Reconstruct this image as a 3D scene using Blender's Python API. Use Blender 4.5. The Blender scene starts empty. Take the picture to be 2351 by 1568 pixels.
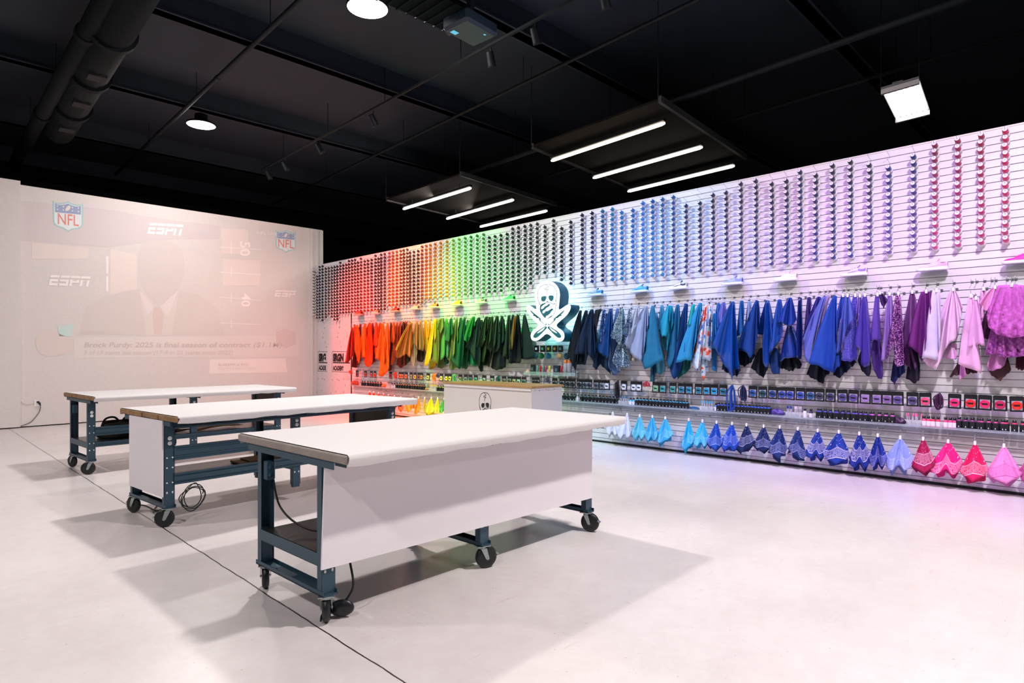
import bpy, math, random
from mathutils import Vector, Matrix
R = random.Random(7)
# ---------------------------------------------------------------- camera model (level camera, slight vertical shift)
F=1425.5; CX=1175.5; HY=808.0; HC=1.4; S=.7083; C=.7059
def gz(px,py,z=0.0):                       # photo point -> world point at height z
    d=F*(HC-z)/(py-HY); t=(px-CX)/F
    return Vector((d*(S+C*t), d*(C-S*t), z))
def wp(px,py,X=7.8):                       # photo point -> world point on a plane X = const
    t=(px-CX)/F; d=X/(S+C*t)
    return Vector((X, d*(C-S*t), HC-(py-HY)*d/F))
def lwY(X): return 14.5+.07*(X-1.4)        # screen wall
def lp(px,py,off=0.0):                     # photo point -> screen wall
    t=(px-CX)/F; a=S+C*t; b=C-S*t
    d=(14.5-.07*1.4-off)/(b-.07*a)
    return Vector((d*a, d*b, HC-(py-HY)*d/F))
def lin(h):
    h=h.lstrip('#'); o=[]
    for i in (0,2,4):
        c=int(h[i:i+2],16)/255; o.append(c/12.92 if c<=.04045 else ((c+.055)/1.055)**2.4)
    return (o[0],o[1],o[2],1)
# ---------------------------------------------------------------- materials
MT={}
def mat(name,col='#808080',rough=.5,metal=0,emit=None,es=0,alpha=1,trans=0,spec=.5,noise=0,nscale=8,bump=0,bscale=40,coat=0,objcol=False,attr=None,sheen=0):
    if name in MT: return MT[name]
    m=bpy.data.materials.new(name); m.use_nodes=True; nt=m.node_tree; n=nt.nodes; l=nt.links
    b=n['Principled BSDF']
    c=lin(col) if isinstance(col,str) else col
    b.inputs['Base Color'].default_value=c; b.inputs['Roughness'].default_value=rough; b.inputs['Metallic'].default_value=metal
    b.inputs['Specular IOR Level'].default_value=spec; b.inputs['Alpha'].default_value=alpha
    b.inputs['Transmission Weight'].default_value=trans; b.inputs['Coat Weight'].default_value=coat
    if sheen: b.inputs['Sheen Weight'].default_value=sheen
    if emit: b.inputs['Emission Color'].default_value=lin(emit); b.inputs['Emission Strength'].default_value=es
    src=None
    if objcol:
        oi=n.new('ShaderNodeObjectInfo'); src=oi.outputs['Color']
    if attr:
        at=n.new('ShaderNodeAttribute'); at.attribute_name=attr; src=at.outputs['Color']
    if src: l.new(src,b.inputs['Base Color'])
    if noise:
        tc=n.new('ShaderNodeTexCoord'); nz=n.new('ShaderNodeTexNoise'); nz.inputs['Scale'].default_value=nscale; nz.inputs['Detail'].default_value=5
        l.new(tc.outputs['Object'],nz.inputs['Vector'])
        mr=n.new('ShaderNodeMapRange'); mr.inputs['To Min'].default_value=1-noise; mr.inputs['To Max'].default_value=1+noise
        mr.inputs['From Min'].default_value=.3; mr.inputs['From Max'].default_value=.7
        l.new(nz.outputs['Fac'],mr.inputs['Value'])
        mx=n.new('ShaderNodeMix'); mx.data_type='RGBA'; mx.blend_type='MULTIPLY'; mx.inputs['Factor'].default_value=1
        if src: l.new(src,mx.inputs['A'])
        else: mx.inputs['A'].default_value=c
        l.new(mr.outputs['Result'],mx.inputs['B']); l.new(mx.outputs['Result'],b.inputs['Base Color'])
    if bump:
        tc2=n.new('ShaderNodeTexCoord'); nz2=n.new('ShaderNodeTexNoise'); nz2.inputs['Scale'].default_value=bscale; nz2.inputs['Detail'].default_value=4
        l.new(tc2.outputs['Object'],nz2.inputs['Vector'])
        bp=n.new('ShaderNodeBump'); bp.inputs['Strength'].default_value=bump; bp.inputs['Distance'].default_value=.01
        l.new(nz2.outputs['Fac'],bp.inputs['Height']); l.new(bp.outputs['Normal'],b.inputs['Normal'])
    MT[name]=m; return m
# ---------------------------------------------------------------- mesh builder
class MB:
    def __init__(s): s.v=[]; s.f=[]; s.m=[]; s.sm=[]; s.uv={}; s.col=[]
    def add(s,vs,fs,mi=0,smooth=False,col=None):
        o=len(s.v); s.v+= [Vector(p) for p in vs]
        for f in fs: s.f.append([i+o for i in f]); s.m.append(mi); s.sm.append(smooth); s.col.append(col)
        return s
    def box(s,a,b,mi=0,M=None,bev=0):
        x0,y0,z0=[min(a[i],b[i]) for i in range(3)]; x1,y1,z1=[max(a[i],b[i]) for i in range(3)]
        if bev:
            e=min(bev,(x1-x0)/2.1,(y1-y0)/2.1,(z1-z0)/2.1); vs=[]
            for z,q in ((z0,e),(z0+e,0),(z1-e,0),(z1,e)):
                if q: vs+=[(x0+e,y0+q,z),(x1-e,y0+q,z),(x1-q,y0+e,z),(x1-q,y1-e,z),(x1-e,y1-q,z),(x0+e,y1-q,z),(x0+q,y1-e,z),(x0+q,y0+e,z)]
                else: vs+=[(x0+e,y0,z),(x1-e,y0,z),(x1,y0+e,z),(x1,y1-e,z),(x1-e,y1,z),(x0+e,y1,z),(x0,y1-e,z),(x0,y0+e,z)]
            fs=[list(range(7,-1,-1)),list(range(24,32))]
            for k in range(3):
                for i in range(8): j=(i+1)%8; fs.append([k*8+i,k*8+j,k*8+8+j,k*8+8+i])
        else:
            vs=[(x0,y0,z0),(x1,y0,z0),(x1,y1,z0),(x0,y1,z0),(x0,y0,z1),(x1,y0,z1),(x1,y1,z1),(x0,y1,z1)]
            fs=[(0,3,2,1),(4,5,6,7),(0,1,5,4),(1,2,6,5),(2,3,7,6),(3,0,4,7)]
        if M: vs=[M@Vector(p) for p in vs]
        return s.add(vs,fs,mi)
    def cyl(s,p0,p1,r0,r1=None,n=12,mi=0,caps=True,smooth=True,col=None):
        p0=Vector(p0); p1=Vector(p1); r1=r0 if r1 is None else r1
        d=(p1-p0).normalized(); a=Vector((0,0,1)) if abs(d.z)<.9 else Vector((1,0,0))
        u=d.cross(a).normalized(); w=d.cross(u); vs=[]
        for p,r in ((p0,r0),(p1,r1)):
            for i in range(n): t=2*math.pi*i/n; vs.append(p+u*(r*math.cos(t))+w*(r*math.sin(t)))
        s.add(vs,[(i,i+n,(i+1)%n+n,(i+1)%n) for i in range(n)],mi,smooth,col)
        if caps: s.add(vs,[list(range(n)),list(range(2*n-1,n-1,-1))],mi,False,col)
        return s
    def tube(s,pts,r,n=8,mi=0,smooth=True):
        pts=[Vector(p) for p in pts]; vs=[]; u=None
        for i,p in enumerate(pts):
            d=(pts[min(i+1,len(pts)-1)]-pts[max(i-1,0)]).normalized()
            if u is None:
                a=Vector((0,0,1)) if abs(d.z)<.9 else Vector((1,0,0)); u=d.cross(a).normalized()
            u=(u-d*u.dot(d)).normalized(); w=d.cross(u)
            rr=r[i] if isinstance(r,(list,tuple)) else r
            for k in range(n): t=2*math.pi*k/n; vs.append(p+u*(rr*math.cos(t))+w*(rr*math.sin(t)))
        fs=[(i*n+k,i*n+(k+1)%n,(i+1)*n+(k+1)%n,(i+1)*n+k) for i in range(len(pts)-1) for k in range(n)]
        fs+=[list(range(n-1,-1,-1)),[(len(pts)-1)*n+k for k in range(n)]]
        return s.add(vs,fs,mi,smooth)
    def lathe(s,prof,o=(0,0,0),ax=(0,0,1),n=16,mi=0,smooth=True,col=None):
        o=Vector(o); d=Vector(ax).normalized(); a=Vector((0,0,1)) if abs(d.z)<.9 else Vector((1,0,0))
        u=d.cross(a).normalized(); w=d.cross(u); vs=[]
        for r,h in prof:
            for i in range(n): t=2*math.pi*i/n; vs.append(o+d*h+u*(r*math.cos(t))+w*(r*math.sin(t)))
        fs=[(k*n+i,k*n+(i+1)%n,(k+1)*n+(i+1)%n,(k+1)*n+i) for k in range(len(prof)-1) for i in range(n)]
        return s.add(vs,fs,mi,smooth,col)
    def prism(s,poly,d,mi=0,side=None):        # closed polygon (3D points) extruded by vector d
        n=len(poly); d=Vector(d); vs=[Vector(p) for p in poly]; vs+=[p+d for p in vs]
        s.add(vs,[list(range(n)),list(range(2*n-1,n-1,-1))],mi)
        s.add(vs,[(i,(i+1)%n,(i+1)%n+n,i+n) for i in range(n)],mi if side is None else side); return s
    def grid(s,fn,nu,nv,mi=0,smooth=True):
        vs=[fn(i/nu,j/nv) for j in range(nv+1) for i in range(nu+1)]
        o=len(s.v)
        s.add(vs,[(j*(nu+1)+i,j*(nu+1)+i+1,(j+1)*(nu+1)+i+1,(j+1)*(nu+1)+i) for j in range(nv) for i in range(nu)],mi,smooth)
        for j in range(nv+1):
            for i in range(nu+1): s.uv[o+j*(nu+1)+i]=(i/nu,j/nv)
        return s
    def mesh(s,name,mats,off=Vector((0,0,0))):
        me=bpy.data.meshes.new(name); me.from_pydata([tuple(p-off) for p in s.v],[],s.f)
        for m in mats: me.materials.append(m)
        me.polygons.foreach_set('material_index',s.m); me.polygons.foreach_set('use_smooth',s.sm)
        if s.uv:
            ul=me.uv_layers.new(name='UVMap')
            for lo in me.loops: ul.data[lo.index].uv=s.uv.get(lo.vertex_index,(0,0))
        if any(c is not None for c in s.col):
            ca=me.color_attributes.new('Col','FLOAT_COLOR','CORNER')
            for p in me.polygons:
                c=s.col[p.index] or (.8,.8,.8,1)
                for li in p.loop_indices: ca.data[li].color=c
        me.update(); return me
    def build(s,name,mats,parent=None,origin=None,local=False):
        if not isinstance(mats,(list,tuple)): mats=[mats]
        off=Vector((0,0,0))
        if not local:
            if parent is not None:
                p=parent
                while p is not None: off+=Vector(p.location); p=p.parent
            elif origin is not None: off=Vector(origin)
        o=bpy.data.objects.new(name,s.mesh(name,mats,off)); LINK(o)
        if parent is not None: o.parent=parent
        elif origin is not None: o.location=origin
        return o
COL=bpy.context.scene.collection
def LINK(o): COL.objects.link(o)
LABELS={}
def tag(o,label,cat,group=None,kind=None):
    if label:
        o['label']=label; k=LABELS.setdefault(label,[]); k.append(o.name)
    if cat: o['category']=cat
    if group: o['group']=group
    if kind: o['kind']=kind
    return o
def thing(name,label,cat,loc=(0,0,0),rz=0,group=None):
    o=bpy.data.objects.new(name,None); LINK(o); o.location=loc; o.rotation_euler=(0,0,rz); o.empty_display_size=.05
    return tag(o,label,cat,group)
def struct(o): o['kind']='structure'; return o
def ribbon(mb,pts,w,to3,mi=0,closed=False):
    P=[Vector((p[0],p[1])) for p in pts]
    if closed: P=P+[P[0]]
    n=len(P); A=[];B=[]
    for i in range(n):
        a=P[max(i-1,0)]; b=P[min(i+1,n-1)]
        if closed and i in (0,n-1): a=P[n-2]; b=P[1]
        d=(b-a).normalized(); q=Vector((-d.y,d.x))*(w/2)
        A.append(P[i]+q); B.append(P[i]-q)
    vs=[to3(*p) for p in A]+[to3(*p) for p in B]
    mb.add(vs,[(i,i+1,n+i+1,n+i) for i in range(n-1)],mi)
def smoothpoly(pts,it=2,closed=True):
    for _ in range(it):
        q=[]; n=len(pts)
        rng=range(n) if closed else range(n-1)
        if not closed: q.append(pts[0])
        for i in rng:
            a=pts[i]; b=pts[(i+1)%n]
            q+=[(a[0]*.75+b[0]*.25,a[1]*.75+b[1]*.25),(a[0]*.25+b[0]*.75,a[1]*.25+b[1]*.75)]
        if not closed: q.append(pts[-1])
        pts=q
    return pts
def spline(pts,n=8):
    P=[Vector(p) for p in pts]; o=[]
    for i in range(len(P)-1):
        a=P[max(i-1,0)];b=P[i];c=P[i+1];d=P[min(i+2,len(P)-1)]
        for k in range(n):
            t=k/n; o.append(.5*((2*b)+(c-a)*t+(2*a-5*b+4*c-d)*t*t+(3*b-a-3*c+d)*t**3))
    o.append(P[-1]); return o
def textmesh(s,size,font_off=0,shear=0,extr=0.0,align='LEFT'):
    cu=bpy.data.curves.new('t','FONT'); cu.body=s; cu.size=size; cu.offset=font_off; cu.shear=shear; cu.extrude=extr; cu.align_x=align; cu.resolution_u=3
    ob=bpy.data.objects.new('t',cu); LINK(ob)
    dg=bpy.context.evaluated_depsgraph_get(); me=bpy.data.meshes.new_from_object(ob.evaluated_get(dg))
    vs=[v.co.copy() for v in me.vertices]; fs=[list(p.vertices) for p in me.polygons]
    bpy.data.objects.remove(ob); bpy.data.curves.remove(cu); bpy.data.meshes.remove(me)
    return vs,fs
def addtext(mb,s,size,to3,mi=0,sx=1,**k):
    vs,fs=textmesh(s,size,**k); mb.add([to3(v.x*sx,v.y) for v in vs],fs,mi)
# ================================================================ SHELL
def floor_mat():
    m=bpy.data.materials.new('polished_concrete'); m.use_nodes=True; nt=m.node_tree; n=nt.nodes; l=nt.links; b=n['Principled BSDF']
    geo=n.new('ShaderNodeNewGeometry')
    def noise(sc,det=5,rough=.55):
        x=n.new('ShaderNodeTexNoise'); x.inputs['Scale'].default_value=sc; x.inputs['Detail'].default_value=det; x.inputs['Roughness'].default_value=rough
        l.new(geo.outputs['Position'],x.inputs['Vector']); return x.outputs['Fac']
    def ramp(src,stops,interp='LINEAR'):
        r=n.new('ShaderNodeValToRGB'); cr=r.color_ramp; cr.interpolation=interp
        cr.elements[0].position=stops[0][0]; cr.elements[0].color=stops[0][1]
        cr.elements[1].position=stops[1][0]; cr.elements[1].color=stops[1][1]
        for p,c in stops[2:]: e=cr.elements.new(p); e.color=c
        l.new(src,r.inputs['Fac']); return r.outputs['Color']
    def mix(a,bb,f,mode='MIX'):
        x=n.new('ShaderNodeMix'); x.data_type='RGBA'; x.blend_type=mode
        if isinstance(f,float): x.inputs['Factor'].default_value=f
        else: l.new(f,x.inputs['Factor'])
        for s_,v in (('A',a),('B',bb)):
            if isinstance(v,tuple): x.inputs[s_].default_value=v
            else: l.new(v,x.inputs[s_])
        return x.outputs['Result']
    base=ramp(noise(.55,6),[(.35,lin('#d2cacb')),(.65,lin('#e3dcdd'))])
    base=mix(base,ramp(noise(9,8,.7),[(.3,(.9,.885,.88,1)),(.62,(1,1,1,1))]),.75,'MULTIPLY')
    sp=ramp(noise(46,2,.5),[(.72,(1,1,1,1)),(.765,(.45,.42,.4,1))])
    base=mix(base,sp,.8,'MULTIPLY')
    # long scuffs
    mp=n.new('ShaderNodeMapping'); mp.inputs['Scale'].default_value=(1.5,14,1); mp.inputs['Rotation'].default_value=(0,0,.6)
    l.new(geo.outputs['Position'],mp.inputs['Vector']); sn=n.new('ShaderNodeTexNoise'); sn.inputs['Scale'].default_value=1.7; sn.inputs['Detail'].default_value=7; l.new(mp.outputs['Vector'],sn.inputs['Vector'])
    base=mix(base,ramp(sn.outputs['Fac'],[(.66,(1,1,1,1)),(.72,(.86,.84,.83,1))]),.7,'MULTIPLY')
    # saw-cut joint along the hall
    sx=n.new('ShaderNodeSeparateXYZ'); l.new(geo.outputs['Position'],sx.inputs['Vector'])
    wob=n.new('ShaderNodeMath'); wob.operation='MULTIPLY_ADD'; wob.inputs[1].default_value=.03; wob.inputs[2].default_value=-1.555; l.new(noise(3,4),wob.inputs[0])
    ad=n.new('ShaderNodeMath'); l.new(sx.outputs['X'],ad.inputs[0]); l.new(wob.outputs[0],ad.inputs[1])
    ab=n.new('ShaderNodeMath'); ab.operation='ABSOLUTE'; l.new(ad.outputs[0],ab.inputs[0])
    lt=n.new('ShaderNodeMath'); lt.operation='LESS_THAN'; lt.inputs[1].default_value=.0042; l.new(ab.outputs[0],lt.inputs[0])
    base=mix(base,lin('#2b2526'),lt.outputs[0])
    l.new(base,b.inputs['Base Color'])
    rr=n.new('ShaderNodeMapRange'); rr.inputs['To Min'].default_value=.2; rr.inputs['To Max'].default_value=.42; l.new(noise(1.3,5),rr.inputs['Value']); l.new(rr.outputs[0],b.inputs['Roughness'])
    bp=n.new('ShaderNodeBump'); bp.inputs['Strength'].default_value=.06; bp.inputs['Distance'].default_value=.01; l.new(noise(25,4),bp.inputs['Height']); l.new(bp.outputs['Normal'],b.inputs['Normal'])
    return m
BLACK=mat('black_ceiling_paint','#101c2b',.75,noise=.12,nscale=2)
BLACK2=mat('black_steel_paint','#0f151b',.6,spec=.25)
WHITEWALL=mat('screen_wall_paint','#d5d0cf',.8,noise=.03,nscale=30)
MELA=mat('white_melamine_slat','#dbd7df',.32)
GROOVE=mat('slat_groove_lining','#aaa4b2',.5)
struct(MB().box((-9,-7,-.12),(19,25,0)).build('floor',floor_mat()))
struct(MB().box((-9,-7,6.15),(19,25,6.3)).build('ceiling',BLACK))
struct(MB().box((-9.2,-7,0),(-9,25,6.15)).build('wall_far_left',BLACK))
struct(MB().box((19,-7,0),(19.2,25,6.15)).build('wall_far_right',BLACK))
struct(MB().box((-9,-7.2,0),(19,-7,6.15)).build('wall_behind',BLACK))
struct(MB().box((-9,25,0),(19,25.2,6.15)).build('wall_far',BLACK))
for i,y in enumerate((-6.3,-3.2,-.1,2.87,5.95,8.85,11.92,15.24,18.4,21.5)):
    mb=MB(); mb.box((-9,y,5.8),(19,y+.16,6.16)); mb.box((-9,y-.03,5.8),(19,y+.19,5.825))
    struct(mb.build('trim_%d'%(i+1),BLACK))
# screen wall (painted white, stands free below the roof), with a pilaster at its left end and ribbed corner trim
def wpoly(x0,x1,z0,z1,f,th):               # slab between two X positions, front face f metres proud of the wall plane
    p=[(x0,lwY(x0)-f,z0),(x1,lwY(x1)-f,z0),(x1,lwY(x1)-f,z1),(x0,lwY(x0)-f,z1)]
    return p,(0,th,0)
mb=MB(); ztl=lp(46,424).z; ztr=lp(719,525.4).z
xa=lp(46,600).x; xb=7.99
zz=lambda x: ztl+(ztr-ztl)*(x-xa)/(lp(719,525).x-xa)
P=[Vector((xa,lwY(xa),.02)),Vector((xb,lwY(xb),.02)),Vector((xb,lwY(xb),zz(xb))),Vector((xa,lwY(xa),zz(xa)))]
mb.prism(P,(0,.3,0)); struct(mb.build('wall_back',WHITEWALL))
mb=MB(); x0=-3
P=[Vector((x0,lwY(x0)-.05,.02)),Vector((xa,lwY(xa)-.05,.02)),Vector((xa,lwY(xa)-.05,zz(xa)+.06)),Vector((x0,lwY(x0)-.05,zz(x0)+.06))]
mb.prism(P,(0,.35,0)); struct(mb.build('wall_left',WHITEWALL))
mb=MB()
for a,b_,f in ((7.62,7.7,.03),(7.78,7.84,.03),(7.9,7.985,.05)):
    mb.box((a,lwY(a)-f,.02),(b_,lwY(a)+.01,zz(a)-.02))
struct(mb.build('trim_20',WHITEWALL))
mb=MB(); mb.box((-3,lwY(-3)-.06,0),(-2.9,lwY(-3),.02))
P=[Vector((-3,lwY(-3)+.02,0)),Vector((xb,lwY(xb)+.02,0)),Vector((xb,lwY(xb)+.02,.025)),Vector((-3,lwY(-3)+.02,.025))]
MB().prism(P,(0,.2,0)).build('baseboard_back',mat('floor_gap_dark','#181516',.9))['kind']='structure'
# ---------------------------------------------------------------- slat wall: real grooves
SX=7.8; YE=lwY(7.8)-.005; YPAN=13.17; ZT=3.625; SP=.0757; ZG0=ZT-.075
def slat_profile(z0,z1):
    pts=[(SX,z0)]; zs=sorted([ZG0-SP*k for k in range(48) if z0+.012<ZG0-SP*k<z1-.012])
    for z in zs:
        pts+=[(SX,z-.0042),(SX+.007,z-.0042),(SX+.007,z+.0042),(SX,z+.0042)]
    pts.append((SX,z1)); return pts
def slat(z0,z1,ya,yb):
    mb=MB(); pr=slat_profile(z0,z1)
    vs=[(x,ya,z) for x,z in pr]+[(x,yb,z) for x,z in pr]; n=len(pr)
    for i in range(n-1):
        g= pr[i][0]>SX+.001 or pr[i+1][0]>SX+.001
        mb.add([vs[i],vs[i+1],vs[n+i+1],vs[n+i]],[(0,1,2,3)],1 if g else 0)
    mb.box((SX+.016,ya,z0),(SX+.12,yb,z1),0)
    mb.add([(SX,ya,z1),(SX+.016,ya,z1),(SX+.016,yb,z1),(SX,yb,z1)],[(0,1,2,3)])
    for y in (ya,yb): mb.add([(SX,y,z0),(SX+.016,y,z0),(SX+.016,y,z1),(SX,y,z1)],[(0,1,2,3)])
    return mb
YR=-6.5
mb=slat(2.46,ZT,YR,YE); mb2=slat(.028,2.46,YR,YPAN)
o=len(mb.v); mb.v+=mb2.v; mb.f+=[[i+o for i in f] for f in mb2.f]; mb.m+=mb2.m; mb.sm+=mb2.sm; mb.col+=mb2.col
for px in (894,1037,1215,1432,1804):      # thin upright panel seams
    y=wp(px,800).y
    if True: mb.box((SX-.0008,y-.0016,.06),(SX+.002,y+.0016,ZT),1)
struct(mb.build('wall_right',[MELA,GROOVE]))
struct(MB().box((SX-.004,YR,ZT-.004),(SX+.13,YE,ZT+.012)).build('trim_21',mat('white_cap_trim','#d6d0d2',.5)))
struct(MB().box((SX-.01,YR,0),(SX+.1,YPAN,.028)).build('baseboard_right',mat('black_base_gap','#0d0f14',.6)))
struct(MB().box((SX-.012,YPAN,.028),(SX+.04,YPAN+.03,2.46)).build('trim_22',mat('black_edge_trim','#14161c',.5)))
# ---------------------------------------------------------------- papered panel with academy lettering
ART='#15151b'; INK=mat('black_print_ink',ART,.7)
pan=thing('papered_wall_panel','white papered wall section printed with small tools and SRGN ACADEMY, left of the hides','wall panel',(SX,13.9,0))
mb=MB(); mb.box((SX,YPAN+.03,.02),(SX+.1,YE,2.455)); mb.build('panel_sheet',mat('white_wallpaper','#d3ccd0',.75),pan)
pr=MB(); rr=random.Random(3)
def onw(px,py): return wp(px,py,SX-.002)
yl=wp(720,800).y; seam=wp(752,800).y
def pcoord(y0,x,z): return Vector((SX-.002,y0-x,z))
for strip,(ya,yb) in enumerate(((yl,seam),(seam,YPAN+.04))):
    r2=random.Random(11)
    for rep in range(2):
        for q in range(46):
            cx=r2.uniform(.03,1.22); cz=r2.uniform(.02,1.13)+rep*1.2+.06; a=r2.uniform(0,3.14); L=r2.uniform(.02,.055); w=r2.choice((.006,.008,.02))
            if ya-cx<yb+.04 or ya-cx>ya-.02: continue
            if 1.02<cz<1.40 and cx<.75 : continue
            if cz>2.42: continue
            dx,dz=math.cos(a)*L/2,math.sin(a)*L/2; nx,nz=-math.sin(a)*w/2,math.cos(a)*w/2
            pr.add([pcoord(ya,cx+dx+nx,cz+dz+nz),pcoord(ya,cx+dx-nx,cz+dz-nz),pcoord(ya,cx-dx-nx*.5,cz-dz-nz*.5),pcoord(ya,cx-dx+nx*.5,cz-dz+nz*.5)],[(0,1,2,3)])
    # lettering
    t0=(732.5 if strip==0 else 765); y0=wp(t0,825).y; zb=wp(t0,828.5,SX).z; zt=wp(t0,812,SX).z
    hh=zt-zb
    def clip(v,lim): return max(v,lim)
    lim=yb+.012 if strip==0 else YPAN+.035
    s1='SRG' if strip==0 else 'SRGN'
    addtext(pr,s1,hh*1.36,lambda x,y,y0=y0,zb=zb,lim=lim:Vector((SX-.003,max(y0-x,lim),zb+y)),font_off=.02,sx=.80)
    pr.box((SX-.003,y0+.01,zb-.055),(SX-.001,max(y0-.80,lim),zb-.03))
    addtext(pr,'ACADE' if strip==0 else 'ACADEMY',hh*.86,lambda x,y,y0=y0,zb=zb,lim=lim:Vector((SX-.003,max(y0-x,lim),zb-.23+y)),font_off=.008,sx=.70)
    fr=[(0.03,zt+.05),(0.03,zb-.27)]
    for (xa_,za_),(xb_,zb_) in (((-.05,zt+.05),(-.05,zb-.265)),((-.05,zt+.05),(.82,zt+.05)),((-.05,zb-.265),(.82,zb-.265))):
        pr.box((SX-.003,max(y0-xa_,lim)+.004,za_+.004),(SX-.001,max(y0-xb_,lim)-.004,zb_-.004))
pr.build('printed_pattern',INK,pan)
# ================================================================ WORKBENCHES
TEAL=mat('bench_blue_grey_steel','#2f4a5a',.42,metal=.25)
TEALD=mat('bench_inner_steel','#2b404e',.5,metal=.2)
PAPER=mat('white_paper_cover','#d0cccd',.6,bump=.05,bscale=12)
WOOD=mat('bench_board_edge','#8c6c4c',.7,noise=.25,nscale=12)
TAUPE=mat('taupe_board_edge','#8f857f',.7,noise=.12,nscale=10)
PANELW=mat('white_laminate_panel','#e4dee4',.5)
RUB=mat('black_rubber','#10151a',.42); STEEL=mat('zinc_steel','#a9b2b4',.3,metal=.9); DARKP=mat('dark_plastic','#151a20',.35)
SHELF=mat('dark_shelf_board','#2a2b2c',.3); OUTW=mat('white_outlet_plastic','#e8e8ea',.4); BROWNB=mat('brown_hardboard','#4d4337',.6)
def channel(mb,x,y,z0,z1,w=.078,d=.045,face=-1,mi=0):   # C-channel post: web on the outer (face) side
    t=.003; yw=y if face<0 else y+d
    mb.box((x,yw-(0 if face<0 else t),z0),(x+w,yw+(t if face<0 else 0),z1),mi)
    mb.box((x,y,z0),(x+t,y+d,z1),mi); mb.box((x+w-t,y,z0),(x+w,y+d,z1),mi)
    for zz_ in (z1-.3,z1-.38,z1-.5,z1-.58,z0+.12):
        yy=yw-.0015*(-face)
        for xx in (x+.018,x+w-.018): mb.cyl((xx,yw+face*.001,zz_),(xx,yw+face*.004,zz_),.006,n=8,mi=1)
def caster(parent,x,y,ang=0,brake=True):
    c=bpy.data.objects.new('caster',None); LINK(c); c.parent=parent; c.location=(x,y,0); c.rotation_euler=(0,0,ang); c.empty_display_size=.03
    w=MB(); w.lathe([(.012,-.019),(.05,-.021),(.065,-.018),(.0725,-.010),(.0725,.010),(.065,.018),(.05,.021),(.012,.019)],(.028,0,.073),(0,1,0),28)
    w.lathe([(.0,-.0205),(.03,-.02),(.034,-.0175)],(.028,0,.073),(0,1,0),20); w.lathe([(.034,.0175),(.03,.02),(0,.0205)],(.028,0,.073),(0,1,0),20)
    w.build('wheel',RUB,c,local=True)
    f=MB(); f.box((-.045,-.04,.146),(.045,.04,.152)); f.cyl((0,0,.13),(0,0,.146),.026)
    for s in (-1,1):
        f.prism([(-.018,s*.026,.132),(.022,s*.026,.132),(.04,s*.026,.064),(.028,s*.026,.056),(.016,s*.026,.064)],(0,s*.003,0))
    f.box((-.018,-.026,.128),(.022,.026,.134)); f.cyl((.028,-.032,.073),(.028,.032,.073),.006,n=8)
    f.build('fork',STEEL,c,local=True)
    if brake:
        b=MB(); b.prism([(.03,-.012,.13),(.075,-.014,.108),(.115,-.016,.085),(.112,-.016,.078),(.07,-.014,.098),(.03,-.012,.12)],(0,.026,0)); b.build('brake_lever',STEEL,c,local=True)
def duplex(parent,x,y,z,face,name='outlet'):
    mb=MB()
    for dz in (-.02,.02):
        mb.lathe([(0,.004),(.0155,.004),(.017,.0)],(x,y,z+dz),(0,face,0),16)
        for dx in (-.006,.006): mb.box((x+dx-.0012,y+face*.0045,z+dz-.001),(x+dx+.0012,y+face*.005,z+dz+.007),1)
    return mb.build(name,[OUTW,DARKP],parent,local=True)
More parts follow.
